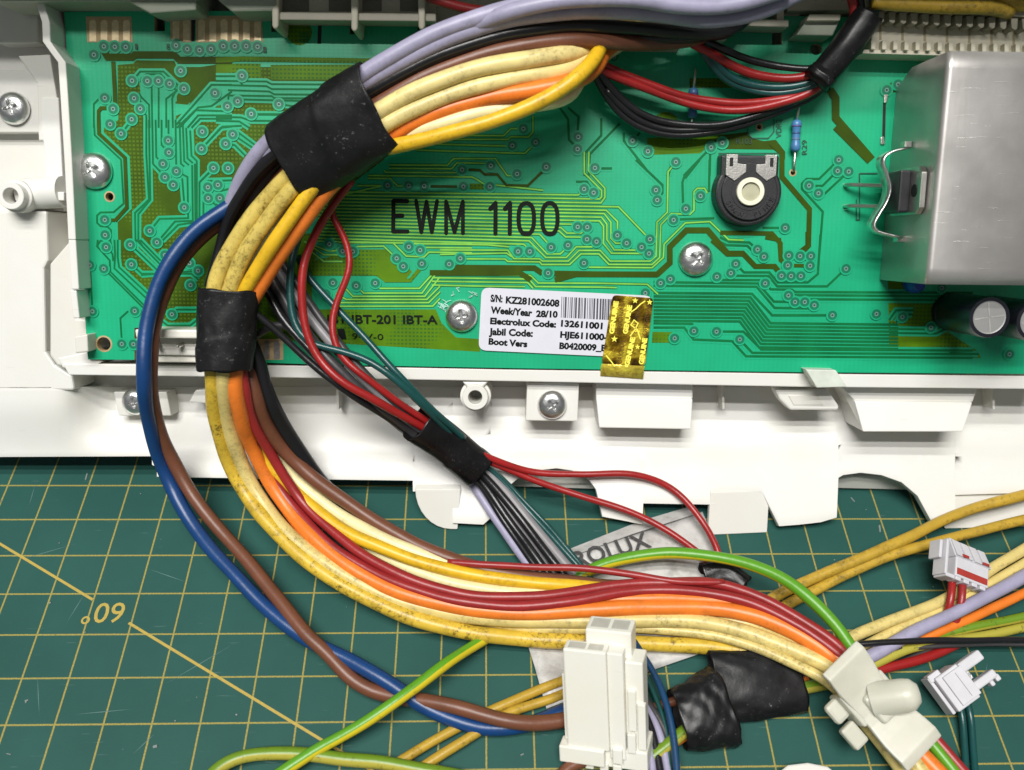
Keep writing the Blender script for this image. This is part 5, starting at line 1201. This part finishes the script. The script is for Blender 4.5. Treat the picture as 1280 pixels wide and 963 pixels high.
wire([(565,578,0.85),(590,606,0.75),(622,652,0.6),(660,705,0.4),(700,760,0.2)], 5.6, 'lavender', 'lavender wire at the left edge below the centre sleeve')
wire([(570,574,0.95),(596,600,0.9),(632,655,0.7),(668,705,0.5),(705,750,0.3)], 4.6, 'black', 'slim black wire next to the lavender wire below the sleeve')
wire([(572,573,0.95),(602,599,0.9),(646,655,0.72),(682,702,0.5),(712,742,0.3),(748,790,0.2)], 4.6, 'dkgrey', 'charcoal wire between the two black ones below the sleeve')
wire([(578,571,0.9),(609,600,0.85),(658,660,0.7),(694,704,0.5),(722,742,0.3)], 4.8, 'black', 'black wire beside the pale grey one below the sleeve')
wire([(584,566,0.9),(617,588,0.88),(668,640,0.78),(712,690,0.58),(744,730,0.4),(780,785,0.2)], 3.4, 'teal', 'thin dark green wire lying outermost to the right below the sleeve')
wire([(328,338,0.35),(350,375,0.5),(385,428,0.75),(430,478,0.95),(492,522,1.05),(545,556,1.0)], 5.0, 'black', 'black wire lying between charcoal wires left of the centre sleeve')
wire([(340,310,0.3),(368,352,0.4),(408,408,0.6),(452,462,0.85),(498,508,1.0),(545,545,1.0)], 5.4, 'dkgrey', 'charcoal wire nearest the red wires, above the centre sleeve')
wire([(1068,816,0.5),(1120,812,0.5),(1190,806,0.5),(1295,806,0.45)], 3.2, 'dkgrey', 'thin charcoal wire just under the thin black wire at right')
# bottom centre, right of the white connector
wire([(785,790,0.5),(803,818,0.6),(822,852,0.6),(838,900,0.6),(848,975,0.5)], 4.4, 'navy', 'dark blue wire curving down past the tall white connector')
wire([(790,800,0.35),(800,830,0.4),(815,860,0.4),(832,905,0.4),(838,975,0.3)], 3.4, 'teal', 'thin teal wire beside the dark blue one at the white connector')
for i, (dx, mt_, lb) in enumerate(((0, 'lavender', 'lavender wire touching the side of the white connector'), (9, 'black', 'black wire between the lavender wires at the bottom edge'), (18, 'lavender', 'lavender wire second from the white connector'), (27, 'dkgrey', 'charcoal wire crossing toward the bottom edge beside lavender ones'))):
    wire([(786+dx*0.3, 858, 0.3), (797+dx*0.5, 880, 0.35), (808+dx*0.9, 915, 0.35), (816+dx*1.2, 975, 0.3)], 5.0, mt_, lb)
wire([(800,892,0.2),(820,884,0.25),(850,875,0.3),(900,860,0.4)], 6.0, 'brown', 'brown wire end entering the dark tape left of it')
wire([(690,990,0.2),(706,962,0.25),(730,950,0.25),(770,940,0.2)], 8.0, 'brown', 'brown wire stub under the tall white connector')
wire([(808,952,0.2),(832,934,0.35),(852,918,0.42),(872,903,0.38),(905,882,0.30),(950,866,0.3),(1005,860,0.35),(1060,848,0.3)], 8.0, 'gyd', 'dirty green wire passing through the black tapes', roll=0.45)
wire([(822,940,0.2),(850,925,0.25),(880,905,0.3),(906,895,0.24),(950,870,0.22),(1010,850,0.3)], 5.5, 'orange', 'orange wire glimpsed between the two black tapes')
# top right thin wires through the sleeve
wire([(1072,-14,1.0),(1078,20,0.95),(1060,55,0.9),(1030,84,0.8),(980,84,0.6),(930,74,0.6),(890,55,0.7),(845,36,0.8)], 4.6, 'black', 'black wire, upper of those entering the sleeve at top right')
wire([(1060,-14,1.0),(1070,20,0.95),(1050,60,0.9),(1022,90,0.75),(980,98,0.6),(935,91,0.6),(892,70,0.65),(850,45,0.8)], 5.6, 'red', 'red wire just under the black one at the top right sleeve')
wire([(1090,-14,1.0),(1092,20,0.95),(1068,60,0.9),(1028,98,0.75),(990,109,0.55),(940,107,0.5),(905,90,0.55),(880,55,0.7)], 5.0, 'teal', 'teal wire, upper one at the top right sleeve')
wire([(1094,-14,0.9),(1094,24,0.9),(1070,65,0.85),(1030,101,0.7),(980,116,0.5),(935,113,0.45),(900,95,0.5),(875,60,0.7)], 4.6, 'teal', 'teal wire, lower one at the top right sleeve')
wire([(1066,20,0.9),(1058,66,0.8),(1030,106,0.65),(1000,122,0.55),(940,137,0.5),(880,134,0.5),(825,117,0.55),(770,97,0.7),(735,80,0.9)], 5.2, 'red', 'red wire, lower of the pair sweeping to the sleeve')
wire([(1066,30,0.85),(1052,70,0.75),(1020,112,0.6),(980,124,0.5),(930,130,0.5),(870,124,0.5),(815,106,0.6),(765,86,0.7),(735,70,0.9)], 4.8, 'red', 'red wire, upper of the pair sweeping to the sleeve')
wire([(1060,60,0.7),(1030,108,0.5),(990,128,0.4),(950,143,0.4),(890,157,0.4),(835,154,0.4),(795,140,0.5),(760,105,0.7),(740,75,0.9)], 4.6, 'black', 'black wire, upper of two below the red pair over the board')
wire([(1055,70,0.6),(1028,112,0.4),(985,135,0.3),(940,153,0.3),(880,168,0.3),(825,168,0.35),(785,150,0.45),(755,115,0.6),(738,80,0.9)], 4.6, 'black', 'black wire, lowest below the red pair over the board')
wire([(1060,62,0.65),(1025,110,0.45),(985,131,0.35),(945,146,0.35),(885,161,0.35),(830,161,0.38),(790,146,0.5),(757,112,0.65)], 4.2, 'black', 'black wire between the other two below the red pair')
wire([(1090,3,1.1),(1105,5,1.1),(1180,8,1.1),(1240,10,1.1),(1262,16,0.9)], 8.5, 'olive', 'thick ochre wire lying along the comb connector at top right')
wire([(1330,-6,0.9),(1290,5,0.95),(1262,5,0.95),(1240,-10,0.9)], 8.5, 'olive', 'short ochre wire end at the top right corner')
wire([(535,-4,0.9),(560,5,1.0),(585,12,1.1),(620,16,1.2),(660,10,1.0)], 6.5, 'maroon', 'short dark red wire at the top edge behind the grey cables')

# ================================================================== tape wraps
def wrap(axis, wa, wb_, mat, label, name='tape_wrap', cat='tape', group='black tape on the harness', crease=0.04, seed=1, n=40, lip=0.0, skew=0.0, spiral=0, wrinkle=0.0):
    """axis: (px,py,h) points; wa: half widths in pixels across the view; wb_: half thickness in cm along the view"""
    sp = crom([P(x, y, h) for x, y, h in axis], 0.05)
    m = len(sp); rng = random.Random(seed); vs = []
    ph = [rng.uniform(0, 6.28) for _ in range(8)]
    for i, p in enumerate(sp):
        t = (sp[min(i+1, m-1)]-sp[max(i-1, 0)]).normalized(); view = (CAM-p).normalized()
        bdir = (view-t*view.dot(t)).normalized(); a_ = t.cross(bdir)
        f = i/(m-1); ws = wa[0]+(wa[1]-wa[0])*f; wr = ws*(p-CAM).dot(RT @ Vector((0,0,1)))/F; th = wb_[0]+(wb_[1]-wb_[0])*f
        for k in range(n):
            an = 2*math.pi*k/n; ca, sa = math.cos(an), math.sin(an)
            ca_ = math.copysign(abs(ca)**0.85, ca); sa_ = math.copysign(abs(sa)**0.85, sa)
            w_ = 1+crease*(0.5*math.sin(5*an+ph[0]+3*f)+0.35*math.sin(9*an+ph[1]-7*f)+0.4*math.sin(3*an+11*f+ph[2])+0.25*math.sin(14*an+ph[3]+17*f))
            if spiral:
                g = (f*spiral+0.18*math.sin(an+ph[5])+0.1) % 1.0; w_ += 0.035*(1-g) if g > 0.06 else 0.035*g/0.06
            w_ += wrinkle*(abs(math.sin(2.5*an+9*f+ph[6]+1.3*math.sin(5*f+an)))**0.5-0.6+0.5*abs(math.sin(6*an-13*f+ph[7])))
            if lip and f > 0.5: w_ += lip
            sh = t*(skew*wr*ca + 0.02*math.sin(6*an+ph[4])*(1 if i in (0, m-1) else 0))
            vs.append(p+a_*ca_*wr*w_+bdir*sa_*th*w_+sh)
    # turned-in ends
    for e, i in ((0, 0), (1, m-1)):
        base = i*n; c_ = sum((vs[base+k] for k in range(n)), Vector())/n; t = (sp[1]-sp[0]).normalized() if e == 0 else (sp[m-2]-sp[m-1]).normalized()
        for k in range(n): vs.append(c_+(vs[base+k]-c_)*0.93+t*0.02)
        for k in range(n): vs.append(c_+(vs[base+k]-c_)*0.9+t*0.25)
    fs = [(j*n+i, j*n+(i+1) % n, (j+1)*n+(i+1) % n, (j+1)*n+i) for j in range(m-1) for i in range(n)]
    s0, s1 = m*n, m*n+2*n
    for k in range(n):
        k2 = (k+1) % n
        fs += [(k2, k, s0+k, s0+k2), (s0+k2, s0+k, s0+n+k, s0+n+k2), ((m-1)*n+k, (m-1)*n+k2, s1+k2, s1+k), (s1+k, s1+k2, s1+n+k2, s1+n+k)]
    fs += [tuple(s0+n+k for k in range(n)), tuple(s1+n+k for k in reversed(range(n)))]
    org = sp[m//2]
    o = mesh(name, [v-org for v in vs], fs, mat, None, smooth=True); o.location = org
    return tag(fixn(o), label, cat, group)
wrap([(368,205,1.45),(420,168,1.75),(478,132,1.95)], (55, 56), (0.62, 0.64), M['tape'], 'wide black cloth tape round the upper bundle left of the printed lettering', seed=3, crease=0.022, skew=-0.08, spiral=1.7, wrinkle=0.008, n=56)
wrap([(287,362,1.35),(283,410,1.4),(281,462,1.45)], (37, 33), (0.55, 0.52), M['tape'], 'black cloth tape round the bundle over the white pin header', seed=5, crease=0.03, skew=0.06, spiral=1.4, wrinkle=0.012, n=56)
wrap([(522,528,1.15),(560,556,1.1),(598,588,1.02)], (25, 24), (0.34, 0.34), M['tape_gloss'], 'shiny black tape on the thin wires below the label sticker', seed=8, crease=0.015, spiral=1.3, n=48)
wrap([(1027,96,0.75),(1055,62,0.9),(1086,18,0.98)], (18, 19), (0.30, 0.32), M['sleeve'], 'black tube sleeve on the thin wires at top right', name='cable_sleeve', cat='sleeve', seed=10, crease=0.012)
bpy_last = wrap([(1022,101,0.75),(1029,92,0.78)], (20, 19.5), (0.33, 0.33), M['sleeve'], 'thin black collar at the lower end of the top right sleeve', name='sleeve_collar', cat='sleeve', seed=12, crease=0.01)
wrap([(890,858,0.40),(940,856,0.42),(1000,848,0.40)], (43, 40), (0.26, 0.24), M['tape_crumple'], 'wide glossy black tape under the pale yellow wires left of the clip', seed=14, crease=0.03, wrinkle=0.018, n=72)
wrap([(847,900,0.44),(872,893,0.48),(906,882,0.44)], (36, 48), (0.34, 0.38), M['tape_crumple'], 'wrinkled black tape at the bottom edge of the photo centre', seed=21, crease=0.045, wrinkle=0.045, spiral=1.6, n=72)
wrap([(878,722,0.35),(905,718,0.4),(930,735,0.35)], (18, 16), (0.2, 0.2), M['tape_gloss'], 'small glossy black tape end behind the green and yellow arch', seed=25, crease=0.06)

# ================================================================== paper label under the bundle
pl = empty('paper_label', Matrix.Identity(4), 'crumpled silver paper label with grey capital letters under the bundle', 'label')
out = [(708,697),(790,668),(878,640),(890,668),(903,702),(890,812),(815,838),(740,864),(683,886),(668,832),(652,782)]
cx, cy = 780, 755
gv = []; NG = 10
per = []
for i in range(len(out)):
    a, b = out[i], out[(i+1) % len(out)]
    for k in range(4): per.append((a[0]+(b[0]-a[0])*k/4, a[1]+(b[1]-a[1])*k/4))
for j in range(NG+1):
    f = j/NG
    for x, y in per:
        X, Y = cx+(x-cx)*f, cy+(y-cy)*f
        hh = 0.16+0.05*math.sin(X*0.045+Y*0.02)+0.05*math.sin(X*0.021-Y*0.06+1)+0.025*math.sin(Y*0.19+X*0.05)*max(0, min(1, (X*-1+760)/60))
        gv.append(onmat(X, Y, hh))
np_ = len(per)
gf = [(j*np_+i, j*np_+(i+1) % np_, (j+1)*np_+(i+1) % np_, (j+1)*np_+i) for j in range(NG) for i in range(np_)]
sh = mesh('label_sheet', gv, gf, M['paper'], pl, smooth=True); fixn(sh)
sd = sh.modifiers.new('t', 'SOLIDIFY'); sd.thickness = 0.012
strip = [(714,686),(800,652),(868,632),(872,642),(790,668),(708,698)]
fv_ = [onmat(x, y, 0.05 if i < 3 else 0.24) for i, (x, y) in enumerate(strip)]
fo = mesh('folded_edge', fv_, [(0,1,4,5),(1,2,3,4)], M['paper'], pl); fixn(fo); sd = fo.modifiers.new('t', 'SOLIDIFY'); sd.thickness = 0.01
def mtext(body, p0, p1, cap, h, mat, parent, bold=0.0):
    a, b = onmat(*p0, h), onmat(*p1, h); d = b-a; s = cap/(F/zmat(*p0, h))/0.70
    me = text_mesh(body, s, mat, 'printed_text', 0, bold); xs_ = [v.co.x for v in me.vertices]; k = d.length/(max(xs_)-min(xs_)); x0 = min(xs_)
    for v in me.vertices: v.co.x = (v.co.x-x0)*k
    o = bpy.data.objects.new('printed_text', me); link(o, parent); o.matrix_local = Matrix.Translation(a) @ Matrix.Rotation(math.atan2(d.y, d.x), 4, 'Z')
mtext('ELECTROLUX', (640, 733), (815, 683), 23, 0.275, M['grey_ink'], pl, 0.012)
mtext('12', (682, 812), (696, 808), 9, 0.24, M['grey_ink'], pl, 0.004)

# ================================================================== plugs and clip
def frame(px, py, Z, rz=0, rx=0, ry=0, tilt=0):
    """a local frame at a point: x right, y up, z towards the camera, then turned"""
    cam_axes = RT @ Matrix(((1,0,0),(0,-1,0),(0,0,-1)))
    return Matrix.Translation(at(px, py, Z)) @ cam_axes.to_4x4() @ Matrix.Rotation(math.radians(tilt), 4, 'X') @ Matrix.Rotation(math.radians(rz), 4, 'Z') @ Matrix.Rotation(math.radians(rx), 4, 'X') @ Matrix.Rotation(math.radians(ry), 4, 'Y')
def pbox(root, name, a, b, mat, bevel=0.02):
    return MB().box(a, b).build(name, mat, root, bevel=bevel)
# tall white connector: x right, y up, z towards the viewer; leans so its open top shows
wc = empty('white_connector', frame(766, 872, zmat(766, 877)-1.35, 3.5, 14, -18) @ Matrix.Diagonal((1, 0.93, 1, 1)), 'tall white plug housing standing at bottom centre before the bundle', 'connector')
CN = M['conn']
pbox(wc, 'front_shell', (-0.88, -1.05, 0.05), (-0.02, 1.33, 0.42), CN, 0.035)
pbox(wc, 'key_rail', (-0.02, -1.25, -0.1), (0.30, 1.30, 0.36), CN, 0.03)
pbox(wc, 'rear_shell', (-0.50, -1.15, -0.5), (0.42, 1.62, 0.05), CN, 0.035)
pbox(wc, 'side_shell', (0.30, -1.10, -0.32), (0.66, 1.05, 0.22), CN, 0.035)
pbox(wc, 'key_rail', (0.36, -0.55, 0.2), (0.52, 0.42, 0.30), CN, 0.02)
pbox(wc, 'key_rail', (0.54, -1.0, 0.15), (0.70, 0.10, 0.28), CN, 0.02)
pbox(wc, 'latch', (-1.05, -1.42, 0.1), (-0.12, -1.02, 0.47), CN, 0.03)
pbox(wc, 'latch_arm', (-0.97, -1.0, 0.0), (-0.88, 0.6, 0.25), CN, 0.015)
pbox(wc, 'base_block', (-0.62, -1.52, -0.45), (0.72, -1.04, 0.3), CN, 0.03)
pbox(wc, 'base_tab', (0.05, -1.30, 0.3), (0.24, -0.95, 0.44), CN, 0.015)
pbox(wc, 'base_tab', (0.34, -1.05, 0.24), (0.50, -0.6, 0.36), CN, 0.015)
for x in (-0.55, -0.25, 0.02): pbox(wc, 'base_foot', (x, -1.60, 0.05), (x+0.18, -1.40, 0.36), CN, 0.03)
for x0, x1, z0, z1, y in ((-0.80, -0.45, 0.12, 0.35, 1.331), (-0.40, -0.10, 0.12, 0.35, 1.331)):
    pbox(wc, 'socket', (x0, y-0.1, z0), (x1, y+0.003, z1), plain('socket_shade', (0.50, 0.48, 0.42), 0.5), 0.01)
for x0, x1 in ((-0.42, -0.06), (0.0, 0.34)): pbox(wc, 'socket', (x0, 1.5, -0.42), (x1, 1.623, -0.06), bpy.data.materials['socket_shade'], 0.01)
# grey connector with red stripe
gc = empty('grey_connector', frame(1204, 708, zmat(1204, 712)-1.15, -17, -24, 12) @ Matrix.Diagonal((0.95, 0.92, 1, 1)), 'pale grey connector with a dark red stripe at right', 'connector')
K2 = M['conn_cool']
pbox(gc, 'housing_block', (-0.42, -0.42, -0.2), (0.55, 0.10, 0.22), K2, 0.03)
MB().prism([Vector(v) for v in ((-0.46,0.08,0.24),(0.62,0.08,0.24),(0.36,0.56,0.0),(-0.46,0.60,0.0))], [Vector(v) for v in ((-0.46,0.08,-0.2),(0.62,0.08,-0.2),(0.36,0.56,-0.2),(-0.46,0.60,-0.2))]).build('sloped_top', K2, gc, bevel=0.02); fixn(bpy.data.objects['sloped_top'])
for i in range(4): MB().prism([Vector((-0.44+0.26*i+a*0.2, y, z)) for a, y, z in ((0,0.1,0.29),(1,0.1,0.29),(1,0.55,0.06),(0,0.55,0.06))], [Vector((-0.44+0.26*i+a*0.2, y, z-0.12)) for a, y, z in ((0,0.1,0.29),(1,0.1,0.29),(1,0.55,0.06),(0,0.55,0.06))]).build('ridge', K2, gc, bevel=0.01)
pbox(gc, 'marker_stripe', (-0.38, -0.36, 0.215), (0.50, -0.20, 0.24), M['red_strip'], 0.005)
pbox(gc, 'side_latch', (-0.80, -0.05, -0.25), (-0.72, 0.42, 0.1), K2, 0.02)
pbox(gc, 'side_frame', (-0.70, -0.45, -0.2), (-0.62, 0.45, 0.2), K2, 0.02); pbox(gc, 'side_frame', (-0.66, -0.50, -0.2), (-0.40, -0.40, 0.2), K2, 0.02)
for i in range(4): pbox(gc, 'wire_mouth', (-0.38+i*0.24, -0.50, -0.1), (-0.22+i*0.24, -0.40, 0.2), K2, 0.02)
for i in (0, 2): pbox(gc, 'latch_window', (-0.30+i*0.30, 0.10, 0.26), (-0.12+i*0.30, 0.17, 0.30), M['red_strip'], 0.01)
for x, l_ in ((1190, 'red wire, left of two hanging from the grey striped connector'), (1203, 'pinkish red wire, right of two at the grey striped connector')):
    wire([(x, 722, 1.05), (x, 740, 1.05), (x-2, 756, 0.95), (x-8, 775, 0.55), (x-20, 800, 0.25)], 5.0, 'red' if x < 1200 else 'maroon', l_)
# small white connector
sc2 = empty('small_white_connector', frame(1196, 855, zmat(1196, 855)-0.75, 33, -18, 12), 'small white connector with two prongs lying on the mat at lower right', 'connector')
pbox(sc2, 'body_block', (-0.42, -0.42, -0.3), (0.18, 0.36, 0.2), M['conn_cool'], 0.03)
pbox(sc2, 'body_plate', (-0.28, -0.36, 0.2), (0.22, 0.30, 0.25), M['conn_cool'], 0.015)
pbox(sc2, 'prong', (0.18, 0.12, -0.05), (0.78, 0.34, 0.22), M['conn_cool'], 0.04)
pbox(sc2, 'prong', (0.18, -0.30, -0.05), (0.78, -0.12, 0.22), M['conn_cool'], 0.04)
pbox(sc2, 'prong_tip', (0.56, -0.42, -0.05), (0.66, -0.28, 0.14), M['conn_cool'], 0.03); pbox(sc2, 'prong_tip', (0.72, -0.40, -0.05), (0.84, -0.26, 0.14), M['conn_cool'], 0.03)
pbox(sc2, 'rear_rail', (-0.52, -0.42, -0.25), (-0.44, 0.42, 0.1), M['conn_cool'], 0.02)
pbox(sc2, 'rear_rail', (-0.50, 0.30, -0.1), (-0.2, 0.46, 0.12), M['conn_cool'], 0.02)
pbox(sc2, 'contact', (0.14, -0.10, -0.1), (0.40, 0.10, 0.02), M['steel'], 0.02)
pbox(sc2, 'panel_seam', (0.0, -0.30, 0.25), (0.012, 0.24, 0.253), plain('seam_shade', (0.2, 0.2, 0.22), 0.5), 0)
wire([(1198, 875, 0.4), (1202, 890, 0.25), (1205, 930, 0.15), (1207, 985, 0.15)], 4.4, 'teal', 'dark teal wire, left of two below the small white connector')
wire([(1208, 875, 0.4), (1213, 890, 0.25), (1216, 930, 0.15), (1219, 985, 0.15)], 4.4, 'teal', 'dark teal wire, right of two below the small white connector')
# nylon cable clip
nc = empty('cable_clip', frame(1098, 880, zmat(1098, 880)-1.42, -50, -2, 4, -20) @ Matrix.Scale(1.05, 4), 'milky nylon cable clip with a round knob gripping the bundle', 'cable clip')
NY = M['nylon']
# plate seen from above, bent at both ends: local x runs along the bundle (down right)
sec_ = [(-1.10, 0.05), (-0.95, 0.12), (-0.6, 0.0), (-0.2, -0.12), (0.25, -0.12), (0.6, -0.02), (0.95, 0.12), (1.15, 0.05)]
pv = []
for x, z in sec_:
    hw = 0.50 if abs(x) > 0.5 else 0.42
    pv += [Vector((x, -hw, z)), Vector((x, hw, z))]
pf = [(2*i, 2*i+2, 2*i+3, 2*i+1) for i in range(len(sec_)-1)]
pt = mesh('saddle_plate', pv, pf, NY, nc); sd = pt.modifiers.new('t', 'SOLIDIFY'); sd.thickness = 0.14; sd.offset = 0; bv = pt.modifiers.new('b', 'BEVEL'); bv.width = 0.04; bv.segments = 3
sb_ = pt.modifiers.new('s', 'SUBSURF'); sb_.levels = 1; sb_.render_levels = 1
kb = MB(); kb.lathe([(0.34, -0.15), (0.32, 0.2), (0.31, 0.46), (0.28, 0.60), (0.17, 0.71), (0.02, 0.73)], n=28, M=Matrix.Translation((-0.02, 0.12, -0.05)) @ Matrix.Rotation(math.radians(-52), 4, 'X') @ Matrix.Rotation(math.radians(24), 4, 'Y')); smooth_angle(kb.build('knob', NY, nc), 60)
kb = MB(); kb.box((-0.28, -0.20, -0.16), (0.34, 0.36, 0.10)); kb.build('knob_base', NY, nc, bevel=0.08, seg=3)
pbox(nc, 'strap', (-0.55, -0.50, -0.6), (0.15, -0.38, -0.05), NY, 0.04)
pbox(nc, 'strap_end', (-0.05, -0.86, -0.45), (0.42, -0.52, -0.25), NY, 0.05); pbox(nc, 'strap_loop', (-0.55, -0.80, -0.45), (-0.12, -0.45, -0.25), NY, 0.08)
pbox(nc, 'strap', (-0.4, 0.42, -0.6), (0.3, 0.52, -0.02), NY, 0.04)
# pale piece at the bottom edge
wd = [(970,968),(985,956),(1010,953),(1035,958),(1050,970)]
q = [onmat(x, y, 0.4) for x, y in wd]; tag(fixn(MB().prism(q, [p-Vector((0, 0, 0.39)) for p in q]).build('plastic_offcut', M['white2'], None, bevel=0.04)), 'pale plastic piece peeking in at the bottom edge right of centre', 'plastic piece')
